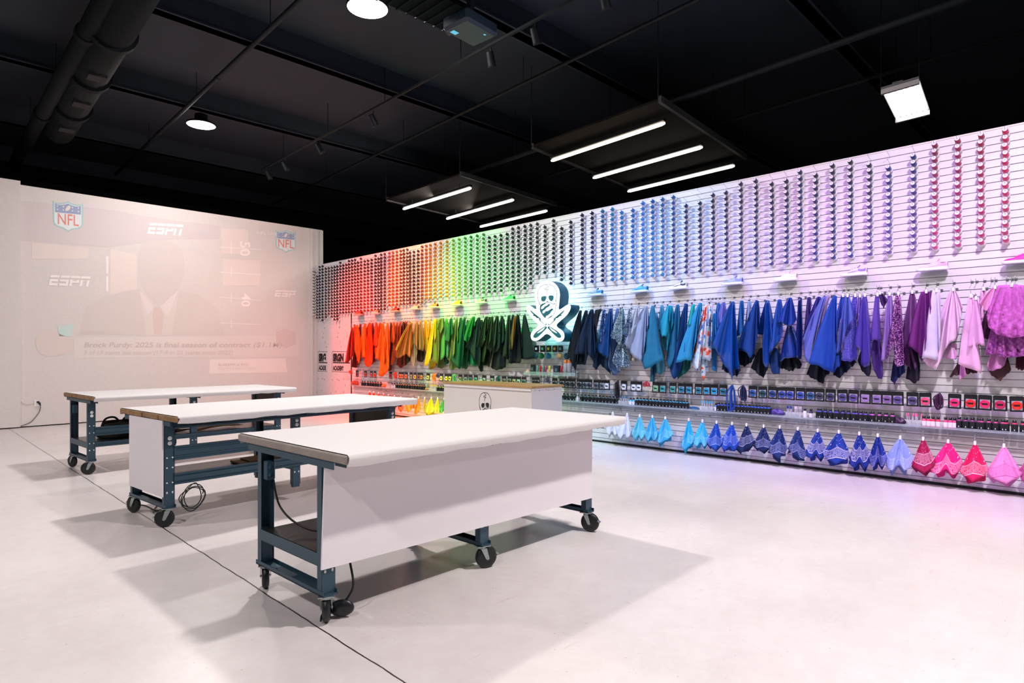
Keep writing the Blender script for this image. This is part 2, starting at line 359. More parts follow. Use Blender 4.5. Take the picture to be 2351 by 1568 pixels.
def workbench(label,loc,rz,edge,front_panel=False,end_panel=False,rails=(),cast=(),mid_foot=True,outlet='white',mid_shelf=False,endboard=False,edge_on=None):
    t=thing('workbench',label,'workbench',loc,rz,'paper-topped rolling workbenches')
    L,W,Z=2.44,1.22,.90; th=.045
    b=MB()
    nb=7
    if edge is WOOD:                        # planks butted together, ends slightly uneven
        r3=random.Random(int(loc[1]*10))
        for i in range(nb):
            e=r3.uniform(0,.012); b.box((e-.004,.012+i*(W-.024)/nb,Z-th),(L-.01,.012+(i+1)*(W-.024)/nb-.002,Z-.004),0,bev=.003)
    else: b.box((-.004,.01,Z-th),(L-.01,W-.01,Z-.003),0,bev=.006)
    b.build('tabletop',edge,t,local=True)
    p=MB(); K=10; prof=[]
    prof.append((.0+.012,Z-th-.012))
    for k in range(K+1): a=math.pi/2*k/K; prof.append((.0+.02-.022*math.cos(a) ,Z-.022+.024*math.sin(a)))
    prof2=[(W-y,z) for y,z in prof[::-1]]; pr_=prof+prof2; n=len(pr_)
    rp=random.Random(int(loc[1]*7)); NS=24; vs=[]
    for i in range(NS+1):
        x=.012+(L-.004)*i/NS
        for j,(y,z) in enumerate(pr_):
            dx=0
            if i==0: dx=rp.uniform(-.006,.012) if edge is WOOD else rp.uniform(-.002,.002)
            dz=rp.uniform(-.006,.004) if j in(0,n-1) else 0
            vs.append((x+dx,y,z+dz))
    fs=[(i*n+j,(i+1)*n+j,(i+1)*n+j+1,i*n+j+1) for i in range(NS) for j in range(n-1)]
    p.add(vs,fs,0,True); fs2=[(NS*n+j,NS*n+j+1,NS*n+n-2-j,NS*n+n-1-j) for j in range(n//2-1)]; p.add(vs,fs2)
    p.build('paper_cover',PAPER,t,local=True)
    yf,yb=.25,.925
    for k,x in enumerate((.01,1.13,2.27)):
        for y,face in ((yf,-1),(yb,1)):
            lg=MB(); channel(lg,x,y,.16,.855,face=face)
            if k!=1 or mid_foot: lg.box((x+.006,y+.004,.155),(x+.072,y+.041,.30))
            else: lg.box((x+.006,y+.004,.135),(x+.072,y+.041,.30)); 
            lg.build('leg',[TEAL,OUTW],t,local=True)
        fb=MB()
        fb.box((x-.002,yf-.02,.152),(x+.08,yb+.065,.16)); fb.box((x-.002,yf-.02,.152),(x+.002,yb+.065,.178)); fb.box((x+.076,yf-.02,.152),(x+.08,yb+.065,.178))
        if k!=1 or mid_foot: fb.build('foot_bar',TEAL,t,local=True)
        tb=MB(); tb.box((x-.005,yf-.12,.848),(x+.07,yb+.16,.855)); tb.box((x-.005,yf-.12,.815),(x-.001,yb+.16,.855)); tb.box((x+.066,yf-.12,.815),(x+.07,yb+.16,.855)); tb.build('top_bracket',TEAL,t,local=True)
        cr=MB(); cr.box((x,yf+.045,.30),(x+.004,yb,.365)); cr.box((x,yf+.045,.30),(x+.03,yb,.304)); cr.build('cross_rail',TEAL,t,local=True)
        if k!=1 or mid_foot:
            for y in (yf+.02,yb+.025):
                if (k,y<.6) in cast or not cast: caster(t,x+.038,y,(edge_on if (k==0 and edge_on is not None) else {0:2.6,1:-.35,2:-1.3}[k]) if y<.6 else (edge_on+.15 if (k==0 and edge_on is not None) else 1.9))
    sh=MB(); sh.box((.02,yf+.05,.345),(2.34,yb-.005,.365)); sh.build('shelf',SHELF,t,local=True)
    for (y,z0,z1) in rails:
        rl=MB(); rl.box((.08,y,z0),(2.27,y+.004,z1)); rl.box((.08,y-.012,z1-.014),(2.27,y+.004,z1)); rl.box((.08,y-.012,z0),(2.27,y+.004,z0+.014))
        if z1-z0>.08: rl.box((.08,y-.008,(z0+z1)/2-.018),(2.27,y,(z0+z1)/2+.018))
        rl.build('rail',TEAL,t,local=True)
    if mid_shelf:
        ms=MB(); ms.box((.08,yf+.02,.50),(2.27,yb,.512)); ms.build('shelf',SHELF,t,local=True)
    if front_panel:
        fp=MB(); fp.prism([(.0,.232,.295),(2.31,.222,.265),(2.33,.232,.858),(.02,.232,.858)],(0,.012,0))
        o=fp.build('front_panel',PANELW,t,local=True)
    if end_panel:
        ep=MB(); ep.box((-.004,yf+.01,.245),(.008,yb+.03,.853)); ep.build('end_panel',PANELW,t,local=True)
    if endboard:
        eb=MB(); eb.box((2.30,yf+.05,.44),(2.31,yb,.85)); eb.build('end_board',BROWNB,t,local=True)
    if outlet=='white': duplex(t,.05,yf-.003,.69,-1); duplex(t,1.17,yf-.003,.74,-1)
    if outlet=='white' and endboard: duplex(t,2.31,yf-.003,.72,-1)
    if outlet=='dark':
        ob=MB(); ob.box((.02,yb-.045,.655),(.075,yb-.002,.765),0,bev=.006)
        for z in (.685,.73): ob.lathe([(0,.003),(.014,.003),(.015,0)],(.047,yb-.045,z),(0,-1,0),14)
        ob.build('outlet_box',mat('blue_grey_outlet_box','#27485c',.4),t,local=True)
    else:
        ob=MB(); ob.box((.02,yb-.045,.66),(.07,yb-.002,.76),0,bev=.006); ob.build('outlet_box',mat('blue_grey_outlet_box','#27485c',.4),t,local=True)
    return t
T1=workbench('nearest white-topped workbench with a long white front panel and six black casters',(1.553,2.667,0),math.radians(1.9),TAUPE,front_panel=True,outlet='dark',edge_on=math.radians(57))
T2=workbench('middle white-topped workbench with white end panel, open steel rails and worn plank edge',(1.557,5.187,0),math.radians(5.2),WOOD,end_panel=True,mid_foot=False,endboard=True,
   rails=((.245,.785,.845),(.245,.53,.645),(.245,.335,.425)))
T3=workbench('farthest white-topped workbench, nearest to the projected picture wall',(1.6,8.15,0),math.radians(3.6),WOOD,mid_foot=False,endboard=True,mid_shelf=False,
   rails=((.245,.44,.54),(.245,.31,.365)))
def tw(t,x,y,z): return Matrix.Rotation(t.rotation_euler.z,4,'Z')@Vector((x,y,z))+Vector(t.location)
CORD=mat('black_cord','#0e1216',.45)
# loose things on and under the benches
mb=MB(); mb.tube(spline([tw(T1,.07,.90,.66),tw(T1,.09,.86,.5),tw(T1,.13,.72,.41),tw(T1,.2,.55,.385),tw(T1,.4,.45,.38),tw(T1,.7,.5,.374)]),.006)
tag(mb.build('power_cord',CORD,origin=tw(T1,.2,.6,.37)),'black cord looping from the post outlet down to the dark shelf of the nearest workbench','cord')
mb=MB(); q=gz(785,1418); q2=gz(760,1395)
mb.tube(spline([tw(T1,.22,.33,.5),tw(T1,.215,.32,.3),tw(T1,.20,.26,.15),q+Vector((.01,.03,.05))]),.0065)
tag(mb.build('power_cord',CORD,origin=q),'black cord dropping below the nearest white front panel to the floor plug','cord')
pl=thing('extension_plug','oval black cord end lying on the floor beside the front caster','plug',(q.x,q.y,0))
mb=MB(); 
def ell(u,v,c=(q.x,q.y,.052),r=(.022,.064,.045),rot=.9):
    a=u*2*math.pi; b=(v-.5)*math.pi; x=r[0]*math.cos(a)*math.cos(b); y=r[1]*math.sin(a)*math.cos(b); z=r[2]*math.sin(b)
    return Vector((c[0]+x*math.cos(rot)-y*math.sin(rot),c[1]+x*math.sin(rot)+y*math.cos(rot),c[2]+z))
mb.grid(ell,20,10); mb.build('plug_body',DARKP,pl)
MB().tube(spline([q+Vector((-.02,.03,.03)),q+Vector((-.08,.05,.03)),q+Vector((-.12,.0,.02))]),.006).build('cord_end',CORD,pl)
# coil + plug near middle bench
cc=tw(T2,.13,.2,.22); mb=MB(); pts=[]
for k in range(70):
    a=k*.33; r_=.075+.012*math.sin(k*.7); r_+=.018*math.sin(k*.19); pts.append((cc.x+.075+r_*math.cos(a)+.012*math.sin(k*.11),cc.y+.025*math.sin(k*.27),cc.z+(.085+.02*math.sin(k*.23))*math.sin(a)+.015*math.cos(k*.31)))
mb.tube(pts,.0042,n=6); tag(mb.build('coiled_cord',CORD,origin=(cc.x,cc.y,cc.z)),'coil of black cord hanging at the front foot of the middle workbench','cord')
a=gz(385,1170); b=gz(300,1160)
mb=MB(); mb.tube(spline([gz(392,1158,.1),gz(375,1168,.06),gz(352,1175,.01),gz(365,1158,.01),gz(385,1165,.03),gz(360,1172,.006),gz(330,1160,.006),gz(300,1160,.008)]),.0055,n=6)
o=tag(mb.build('power_cord',CORD,origin=gz(340,1165)),'black cord trailing across the floor from the middle workbench foot','cord')
MB().box(gz(300,1162)+Vector((-.03,-.012,0)),gz(300,1162)+Vector((.02,.014,.024)),bev=.005).build('plug',DARKP,o)
# bag and odds on farthest shelf
bag=thing('duffel_bag','black slouched bag with two looped handles on the farthest workbench shelf','bag',tw(T3,.45,.55,.366))
bm=MB(); bc=tw(T3,.45,.55,.43)
def bagf(u,v):
    a=u*2*math.pi; b=(v-.5)*math.pi; k=1+.1*math.sin(3*a+1)+.08*math.sin(5*b+a)
    return bc+Vector((.27*k*math.cos(a)*math.cos(b)**.6 if math.cos(b)>0 else 0,.17*k*math.sin(a)*(max(math.cos(b),0)**.6),max(-.062,.13*math.sin(b)*k)))
bm.grid(bagf,28,14); bm.build('bag_body',mat('black_bag_cloth','#0c0d12',.85),bag)
for dx in (-.12,.08):
    MB().tube(spline([bc+Vector((dx-.1,-.02,.09)),bc+Vector((dx-.06,-.03,.17)),bc+Vector((dx+.03,-.03,.18)),bc+Vector((dx+.1,-.02,.1))]),.012).build('handle',mat('black_bag_cloth','#0c0d12',.85),bag)
bd=MB(); o_=tw(T3,1.35,.5,.368)
for k in range(3):
    bd.grid(lambda u,v,k=k:o_+Vector((u*.5-.1+.05*k,(v-.5)*.3,.002+.012*k+.05*math.sin(u*2.6)*(1-.3*k))),12,3)
x=tag(bd.build('brown_card_sheets',mat('kraft_card','#a58d62',.7),origin=o_),'curled tan card sheets on the farthest workbench shelf','card'); sm_=x.modifiers.new('t','SOLIDIFY'); sm_.thickness=.004
bd=MB(); o_=tw(T2,.95,.55,.368); bd.box(o_+Vector((-.2,-.15,0)),o_+Vector((.22,.15,.02)),bev=.004); bd.box(o_+Vector((-.12,-.1,.021)),o_+Vector((.18,.12,.035)),bev=.004)
tag(bd.build('card_stack',mat('kraft_card','#a58d62',.7),origin=o_),'flat brown boards stacked on the middle workbench shelf','board')
bd=MB(); r4=random.Random(5); o_=tw(T3,.9,.5,.37)
pts=[o_+Vector((.35*math.sin(k*.9+.3)*r4.uniform(.5,1),.12*math.cos(k*1.3),.01+.012*(k%3))) for k in range(22)]
bd.tube(spline(pts,5),.006,n=5); tag(bd.build('tangled_cords',CORD,origin=o_),'heap of tangled black cords on the farthest workbench shelf','cord')
# small marks on paper of nearest bench
# ================================================================ COUNTER
ct=thing('counter','white cash counter with an oak top and black skull print','counter',(6.2,5.8,0))
cx0,cx1,cy0,cy1,cz=6.2,6.86,5.8,7.72,.93
MB().box((cx0+.01,cy0+.01,.0),(cx1-.01,cy1-.01,cz-.03)).build('body',mat('white_counter_laminate','#cfc8c6',.5),ct)
mb=MB(); mb.box((cx0+.002,cy0+.02,.86),(cx0+.010,cy1-.02,.9)); mb.build('upper_rail',mat('white_counter_rail','#d8d2d2',.45),ct)
MB().box((cx0-.005,cy0-.005,cz-.03),(cx1+.01,cy1+.01,cz),bev=.003).build('countertop',mat('oak_top','#a5814f',.35,noise=.18,nscale=14),ct)
mb=MB(); rq=random.Random(2)
for k in range(26):
    x=cx0+.05+k*.022; z=.87-rq.uniform(0,.012); w=rq.uniform(.004,.014)
    if k%7==3: continue
    mb.box((x,cy0+.0085,z),(x+w,cy0+.0105,z+rq.uniform(.003,.009)))
mb.build('scribbled_note',INK,ct)
# ================================================================ SIGN ART (coordinates read off the sign)
OUT=[(660,212),(760,225),(850,290),(905,380),(922,480),(915,580),(905,680),(890,805),(975,755),(1060,695),(1110,682),(1138,710),(1135,780),(1080,880),(1000,960),(935,1010),(840,1105),(890,1160),(960,1200),(1008,1265),(1012,1350),(980,1415),(910,1440),(850,1425),(790,1370),(660,1255),(560,1350),(470,1415),(400,1425),(345,1385),(332,1320),(350,1240),(400,1190),(505,1110),(400,1010),(330,930),(270,850),(240,760),(250,705),(290,695),(340,715),(450,805),(440,700),(430,620),(415,540),(415,440),(440,350),(490,280),(560,235)]
CRAN=[(525,705),(490,640),(472,560),(470,470),(490,390),(535,325),(600,290),(680,283),(760,300),(820,360),(855,430),(858,500),(843,580),(845,660),(832,760),(825,820),(800,880),(760,925),(668,975)]
LINES=[(CRAN,7),([(640,292),(668,318),(712,337),(660,352),(608,380),(650,392),(692,378),(690,402),(660,408),(655,420),(655,480)],7),
 ([(545,700),(600,668),(660,636),(730,658),(800,683),(822,655),(815,690)],8),([(490,590),(505,640),(530,700)],5),([(822,540),(835,590),(830,640),(845,600)],5),([(640,515),(652,570),(640,620),(665,640)],4),([(690,515),(680,570),(700,620),(740,640),(790,620),(805,570)],4)]
FILL=[[(600,524),(640,516),(645,560),(628,612),(595,630),(560,622),(540,590),(545,545),(570,524)],[(695,510),(745,505),(790,515),(795,560),(775,610),(745,625),(710,600),(692,560)],
 [(668,608),(655,634),(688,634)],
 [(520,690),(632,655),(634,670),(575,705),(545,740),(538,770),(555,785),(590,765),(620,720),(660,712),(700,672),(720,680),(716,706),(680,742),(645,752),(628,788),(585,806),(566,832),(572,862),(600,868),(640,815),(662,825),(700,806),(752,766),(783,772),(778,800),(735,835),(728,862),(690,892),(672,912),(655,905),(640,922),(632,960),(600,945),(555,880),(530,840),(516,800)],
 [(735,735),(752,725),(745,742),(730,748)],[(668,975),(700,945),(740,915),(770,905),(735,945)]]
BL=[[(300,778),(460,910),(662,1078),(645,1090),(560,1020),(470,945),(385,885),(350,850)],[(372,893),(420,893),(478,945),(490,965),(455,958),(420,922),(385,915)],[(485,960),(620,1065),(660,1085),(630,1110),(570,1060),(540,1030),(512,1010)],
 [(662,1150),(700,1118),(800,1180),(885,1235),(940,1300),(948,1345),(905,1360),(862,1345),(790,1280),(720,1205)]]
BLW=[[(528,975),(600,1030),(648,1080),(620,1095),(575,1050),(535,1010)],[(705,1135),(770,1180),(830,1220),(875,1268),(830,1255),(760,1215),(720,1165)]]
def art(mb,to3,to3b,mi_dark=0,mi_white=1,lw=1.0):
    for l_,w in LINES: ribbon(mb,smoothpoly(l_,2,False),w*lw,to3,mi_dark)
    for f in FILL:
        p=smoothpoly(f,2); mb.add([to3(*q) for q in p],[list(range(len(p)))],mi_dark)
    for sgn in (0,1):
        mm=(lambda x:1331-x) if sgn else (lambda x:x)
        for f in BL:
            p=smoothpoly([(mm(x),y) for x,y in f],1); mb.add([(to3b if sgn else to3)(*q) for q in p],[list(range(len(p)))],mi_dark)
        for f in BLW:
            p=smoothpoly([(mm(x),y) for x,y in f],1); mb.add([to3b(x,y,.0012) for x,y in p],[list(range(len(p)))],mi_white)
SGX=7.44; o3=wp(1180+660/8.7125,620+1440/8.7125,SGX)
sc=(wp(1258,640,SGX).z-wp(1258,780,SGX).z)/140/8.7125
def s3(X):
    def f(x,y,e=0): return wp(1180+x/8.7125,620+y/8.7125,X)-Vector((e,0,0))
    return f
sg=thing('skull_sign','glowing white skull and crossed blades sign mounted on the slat wall','sign',(7.7,wp(1258,780,SGX).y,wp(1258,780,SGX).z))
f3=s3(SGX); po=[f3(*p) for p in smoothpoly(OUT,2)]
body=MB(); n=len(po); bp=[p+Vector((.22,0,0)) for p in po]
body.add(po+bp,[(i,(i+1)%n,(i+1)%n+n,i+n) for i in range(n)],0)
body.build('return_edge',mat('teal_sign_return','#0b4f66',.4),sg)
fc=MB(); fc.add(po,[list(range(n))],0); fc.build('lit_face',mat('lit_acrylic_face','#f4f6f8',.4,emit='#f2fbff',es=.45),sg)
bk=MB(); cen=sum(bp,Vector())/n; bk.add([p+Vector((.001,0,0)) for p in bp],[list(range(n))],0)
bk.build('halo_back',mat('halo_backlight','#e8ffff',.4,emit='#9ff4ff',es=3.2),sg)
la=MB(); art(la,s3(SGX-.002),s3(SGX-.003)); la.build('skull_linework',[mat('teal_linework','#0d5f68',.6),MT['lit_acrylic_face']],sg)
for (x,y) in ((820,340),(940,1290),(700,760)): MB().cyl(s3(SGX+.2)(x,y),s3(7.8)(x,y),.008,n=8).build('standoff',STEEL,sg)
# skull print on counter
ks=28.3/390.0; 
def c3(X):
    y0=wp(1113,920,X); 
    a=wp(1000+890/7.837,850+560/7.837,X); k_=(wp(1100,900,X).y-wp(1127,900,X).y)/(27*14.2)
    return lambda x,y,e=0: Vector((X-e,a.y-(x-665)*k_,a.z-(y-480)*k_))
la=MB(); art(la,c3(cx0+.0085),c3(cx0+.0075),lw=1.5); la.build('skull_print',[INK,MT['white_counter_laminate']],ct)
DUCT=mat('black_duct_paint','#090e13',.8,spec=.15)
# ================================================================ CEILING THINGS
LED=mat('led_tube','#ffffff',.4,emit='#fff4e6',es=9)
LEDW=mat('led_tube_warm','#ffffff',.4,emit='#ffe3bd',es=9)
RAFT=mat('dark_plywood_raft','#0e0b0a',.95,spec=.1,noise=.2,nscale=3)
ZTB=4.65
tubes=[((926,480),(1081,432)),((1025.6,502.3),(1179,459)),((1102.3,520.8),(1255.8,484.2)),((1266.2,369),(1526,282.6)),((1362.2,408.5),(1612.2,337.7)),((1441.7,439.5),(1685.8,380.6))]
tn=['leftmost of the far trio','middle one of the far trio','rightmost of the far trio','leftmost of the near trio, glowing warm','middle one of the near trio','rightmost of the near trio']
for k,(a,b) in enumerate(tubes):
    A=gz(*a,ZTB); B=gz(*b,ZTB); t=thing('linear_light','long hanging strip light, '+tn[k],'strip light',(A+B)/2+Vector((0,0,.06)),0,'hanging strip lights')
    mb=MB(); mb.tube([A,A*.98+B*.02,A*.02+B*.98,B],[.016,.026,.026,.016],n=10); mb.build('tube',LEDW if k in(3,) else LED,t)
    d=(B-A).normalized(); s=Vector((-d.y,d.x,0))*.035
    mb=MB(); mb.prism([A+s+Vector((0,0,.03)),A-s+Vector((0,0,.03)),B-s+Vector((0,0,.03)),B+s+Vector((0,0,.03))],(0,0,.04)); mb.build('housing',BLACK2,t)
    for f in (.15,.85): p=A.lerp(B,f); MB().cyl(p+Vector((0,0,.07)),p+Vector((0,0,.155)),.006,n=6).build('hanger',BLACK2,t)
for g_,(i,j) in enumerate(((0,2),(3,5))):
    A=gz(*tubes[i][0],ZTB);B=gz(*tubes[i][1],ZTB);C_=gz(*tubes[j][1],ZTB);D=gz(*tubes[j][0],ZTB)
    u=(B-A).normalized()*.12; v=(D-A).normalized()*.42; z=Vector((0,0,.15))
    P=[A-u-v+z,B+u-v+z,C_+u+v*.5+z,D-u+v*.5+z]
    t=thing('ceiling_raft','dark suspended board above the '+('far' if g_==0 else 'near')+' trio of strip lights','ceiling board',(A+C_)/2+z)
    MB().prism(P,(0,0,.03)).build('board',RAFT,t)
    for p,q in ((P[1],P[2]),(P[0],P[3])):
        fr=MB(); s=(P[1]-P[0]).normalized()*.05; fr.prism([p-s*0-Vector((0,0,.03)),p+s-Vector((0,0,.03)),q+s-Vector((0,0,.03)),q-Vector((0,0,.03))],(0,0,.09))
        fr.build('edge_batten',mat('grey_batten','#1e1e22',.8),t)
    for p in P: MB().cyl(p+Vector((0,0,.03)),Vector((p.x,p.y,6.15)),.006,n=6).build('hanger',BLACK2,t)
# round high bay lamps; the two on the left are unseen, added as fill
for k,(x,y,lb) in enumerate(((4.22,0.0,None),(-3,.5,'added round fill lamp, unseen, high behind the left shoulder of the view'),(-3,7,'added round fill lamp, unseen, high outside the left side of the view'),(4.25,6.8,'blazing round lamp cut by the top edge of the photo'),(4.2,12.55,'smaller round lamp hanging over the farthest workbench'))):
    t=thing('high_bay_lamp',lb or 'round lamp hanging in front of the nearest workbench, above the view','lamp',(x,y,5.72),0,'round high bay lamps')
    MB().lathe([(.25,.0),(.262,.0),(.262,.03),(.2,.06),(.12,.09),(.11,.2),(.0,.2)],(x,y,5.72),(0,0,1),28).build('housing',BLACK2,t)
    MB().lathe([(0,-.006),(.2,-.006),(.25,.004)],(x,y,5.72),(0,0,1),28).build('lens',mat('lamp_lens','#ffffff',.4,emit='#fffaf7',es=24),t)
    MB().cyl((x,y,5.92),(x,y,6.15),.01,n=8).build('stem',BLACK2,t)
# square tube fixture on right
A=gz(2031,212,4.8);B=gz(2062,275,4.8);Cc=gz(2107,190,4.8)
t=thing('tube_fixture','square fluorescent fixture with side by side white tubes, high at right','light fixture',(A+B+Cc)/3)
u=(B-A); v=(Cc-A); D=B+v
P=[A-u*.04-v*.1,B+u*.05-v*.1,D+u*.05+v*.05,Cc-u*.04+v*.05]
MB().prism([p+Vector((0,0,.03)) for p in P],(0,0,.03)).build('tray',mat('grey_fixture_steel','#75717b',.5),t)
for s_,q in ((0,-1),(1,1)):
    mb=MB(); a=(P[0],P[3]) if s_==0 else (P[1],P[2]); w=u.normalized()*.05*(-q)
    mb.prism([a[0]+Vector((0,0,-.03)),a[1]+Vector((0,0,-.03)),a[1]+w+Vector((0,0,-.03)),a[0]+w+Vector((0,0,-.03))],(0,0,.07))
    mb.build('end_cap',mat('white_fixture_steel','#c8c4c6',.4),t)
for k in range(6):
    o=A+v*(k+.1)/5.4; MB().tube([o+u*.02,o+u*.98],.021,n=10).build('tube',mat('fluorescent_tube','#ffffff',.4,emit='#fffaf4',es=9),t)
MB().box((A+B)/2+v*.5+Vector((-.5,-.06,.06)),(A+B)/2+v*.5+Vector((-.3,.06,.14))).build('ballast_box',mat('grey_fixture_steel','#75717b',.5),t)
for p in P: MB().cyl(p+Vector((0,0,.06)),Vector((p.x,p.y,6.15)),.005,n=6).build('hanger',BLACK2,t)
# ducts, pipes, conduit
def line3(name,label,cat,a,b,z,r,col=BLACK2,joints=(),n=20,ext=.0,origin=None):
    A=gz(*a,z);B=gz(*b,z); A2=A+(A-B)*ext
    o=MB().tube([A2,B],r,n=n); ob=tag(o.build(name,col,origin=A),label,cat)
    for f in joints:
        p=A.lerp(B,f); d=(B-A).normalized(); MB().cyl(p-d*.06,p+d*.06,r*1.18,n=n).build('collar',col,ob)
    for f in (.1,.4,.7): p=A.lerp(B,f); MB().cyl(p+Vector((0,0,r)),Vector((p.x,p.y,6.15)),.006,n=6).build('hanger',col,ob)
    return ob
line3('drain_pipe','black pipe with raised couplings running along the ceiling at far left','pipe',(262,-40),(29,386),5.45,.11,col=DUCT,joints=(.16,.55,.85),ext=.3)
d=line3('air_duct','large round black duct with square side openings beside the ceiling pipe','duct',(330,-60),(135,300),5.5,.24,col=DUCT,joints=(.25,.5,.75),ext=.3)
A=gz(330,-60,5.5);B=gz(135,300,5.5)
for f in (.42,.62,.85):
    p=A.lerp(B,f); dd=(B-A).normalized(); s=Vector((-dd.y,dd.x,0)); 
    vb=MB()
    c_=p+Vector((0,0,-.215)); w=.11
    vb.prism([c_-dd*w-s*w,c_+dd*w-s*w,c_+dd*w+s*w,c_-dd*w+s*w],(0,0,-.045))
    vb.build('vent_opening',mat('vent_black','#0a0c0f',.8),d)
line3('conduit_pipe','thin black conduit passing beside the smaller round lamp','conduit',(700,-10),(265,400),5.72,.035,joints=(.3,.62,.86),n=10,ext=.3)
line3('conduit_pipe','thin black conduit crossing the middle of the ceiling','conduit',(1330,130),(625,470),5.72,.03,joints=(.3,.6,.88),n=10,ext=1.2)
line3('conduit_pipe','thin black conduit above the near trio of strip lights','conduit',(1720,264),(1144,439),5.2,.03,joints=(.3,.7),n=8,ext=.6)
line3('conduit_pipe','thin black conduit ending at the far trio of strip lights','conduit',(1489,253),(895,462),5.2,.045,joints=(.5,),n=8,ext=.6)
A=gz(1145,96,5.55);B=gz(600,392,5.55)
tr=MB(); d=(B-A).normalized(); s=Vector((-d.y,d.x,0))*.018
A2=A-d*6
tr.prism([A2+s,A2-s,B-s,B+s],(0,0,.035)); o=tag(tr.build('light_track',BLACK2,origin=A),'black lighting track carrying small spot heads across the ceiling','track')
for f in (.1,.35,.6,.85): p=A.lerp(B,f); MB().cyl(p+Vector((0,0,.035)),Vector((p.x,p.y,6.15)),.006,n=6).build('hanger',BLACK2,o)
TRK=(A,B,d)
# projector
pc=gz(1080,78,4.95); t=thing('projector','dark video projector hanging from the ceiling below the bright lamp','projector',pc)
rz=Matrix.Translation(pc)@Matrix.Rotation(math.radians(4),4,'Z')
mb=MB(); mb.box((-.25,-.2,0),(.25,.2,.15),bev=.03,M=rz); mb.build('case',mat('projector_case','#142636',.5),t)
mb=MB(); mb.cyl(rz@Vector((-.12,.195,.07)),rz@Vector((-.12,.235,.07)),.05,.055); mb.build('lens_barrel',DARKP,t)
mb=MB(); mb.box((-.03,-.03,.15),(.03,.03,1.2),M=rz); mb.box((-.15,-.12,.15),(.15,.12,.165),M=rz); mb.build('mount_pole',BLACK2,t)
mb=MB(); mb.box((.1,-.12,-.002),(.13,-.10,0),M=rz); mb.box((-.18,.08,-.003),(-.1,.14,0),M=rz); mb.build('indicator',mat('projector_indicator','#58b0c0',.4,emit='#5ac8ff',es=.5),t)
# ================================================================ LIGHTS
def spot(name,loc,target,col,power,size=50,blend=.9,rad=.05):
    l=bpy.data.lights.new(name,'SPOT'); l.energy=power; l.color=lin(col)[:3]; l.spot_size=math.radians(size); l.spot_blend=blend; l.shadow_soft_size=rad
    o=bpy.data.objects.new(name,l); LINK(o); o.location=loc; o.rotation_euler=(Vector(target)-Vector(loc)).to_track_quat('-Z','Y').to_euler(); return o
HEADM=BLACK2
HEADS=[(13.7,12.8,'#ff2408',2300,'red'),(12.8,11.8,'#ff4008',1300,'orange'),(11.2,10.2,'#ff9c20',1000,'amber'),(9.2,8.6,'#14ea44',1400,'green'),(6.15,7.1,'#60f0c0',130,'mint'),
 (5.3,5.6,'#7aa4ff',360,'blue'),(4.2,4.4,'#5cb4ff',380,'pale blue'),(3.2,3.0,'#e494ff',270,'pink'),(1.9,1.7,'#cc80ff',310,'violet'),(.4,.4,'#c078ff',310,'purple')]
def head(ly,ay,colr,pw,nm):
    A,B,d=TRK; f=(ly-A.y)/(B.y-A.y); p=A+(B-A)*f+Vector((0,0,-.02)); tgt=Vector((SX,ay,1.45)); dr=(tgt-p).normalized()
    q=p+Vector((0,0,-.16))
    t=thing('track_spotlight','small black spot head on the ceiling track lighting the wall %s'%nm,'spotlight',p,0,'track spotlights')
    MB().cyl(p,q,.012,n=8).build('arm',BLACK2,t)
    MB().lathe([(.0,-.1),(.045,-.1),(.05,-.08),(.055,.07),(.06,.1),(.05,.1),(.045,.06),(0,.06)],q,dr,16).build('can',BLACK2,t)
    MB().lathe([(0,.065),(.045,.065)],q,dr,14).build('lens',mat('lens_'+nm.replace(' ','_'),colr,.3,emit=colr,es=1.5),t)
    spot('wash_'+nm,q+dr*.13,tgt,colr,pw,46 if nm=='red' else 62,.95,.03)
for h_ in HEADS: head(*h_)
def disk(name,loc,size,power,col='#ffffff',rot=(0,0,0)):
    l=bpy.data.lights.new(name,'AREA'); l.shape='DISK'; l.size=size; l.energy=power; l.color=lin(col)[:3]
    o=bpy.data.objects.new(name,l); LINK(o); o.location=loc; o.rotation_euler=rot; return o
for k,(x,y,p) in enumerate(((4.22,0.0,380),(4.25,6.8,290),(4.2,12.55,120),(-3,.5,210),(-3,7,210),(4.2,-6,150))): disk('lamp_light_%d'%k,(x,y,5.70),.34,p,'#fff8f4')  # the left-hand pair is added fill to lift the shadows
def strip(k,target,p):
    a=gz(*tubes[k][0],ZTB-.05); b=gz(*tubes[k][1],ZTB-.05); l=bpy.data.lights.new('strip_side_light','AREA'); l.shape='RECTANGLE'; l.size=2.3; l.size_y=.06; l.energy=p; l.color=lin('#fff0e4')[:3]
    o=bpy.data.objects.new('strip_side_light',l); LINK(o); m=(a+b)/2; z=(m-Vector(target)).normalized(); x=(b-a).normalized(); x=(x-z*x.dot(z)).normalized(); y=z.cross(x)
    o.matrix_world=Matrix(((x.x,y.x,z.x,m.x),(x.y,y.y,z.y,m.y),(x.z,y.z,z.z,m.z),(0,0,0,1)))
strip(0,(3.5,14.7,2.4),65); strip(1,(3.5,14.7,2.4),40)
w=bpy.data.worlds.new('w'); bpy.context.scene.world=w; w.use_nodes=True; w.node_tree.nodes['Background'].inputs[0].default_value=lin('#8fa6c0'); w.node_tree.nodes['Background'].inputs[1].default_value=.0
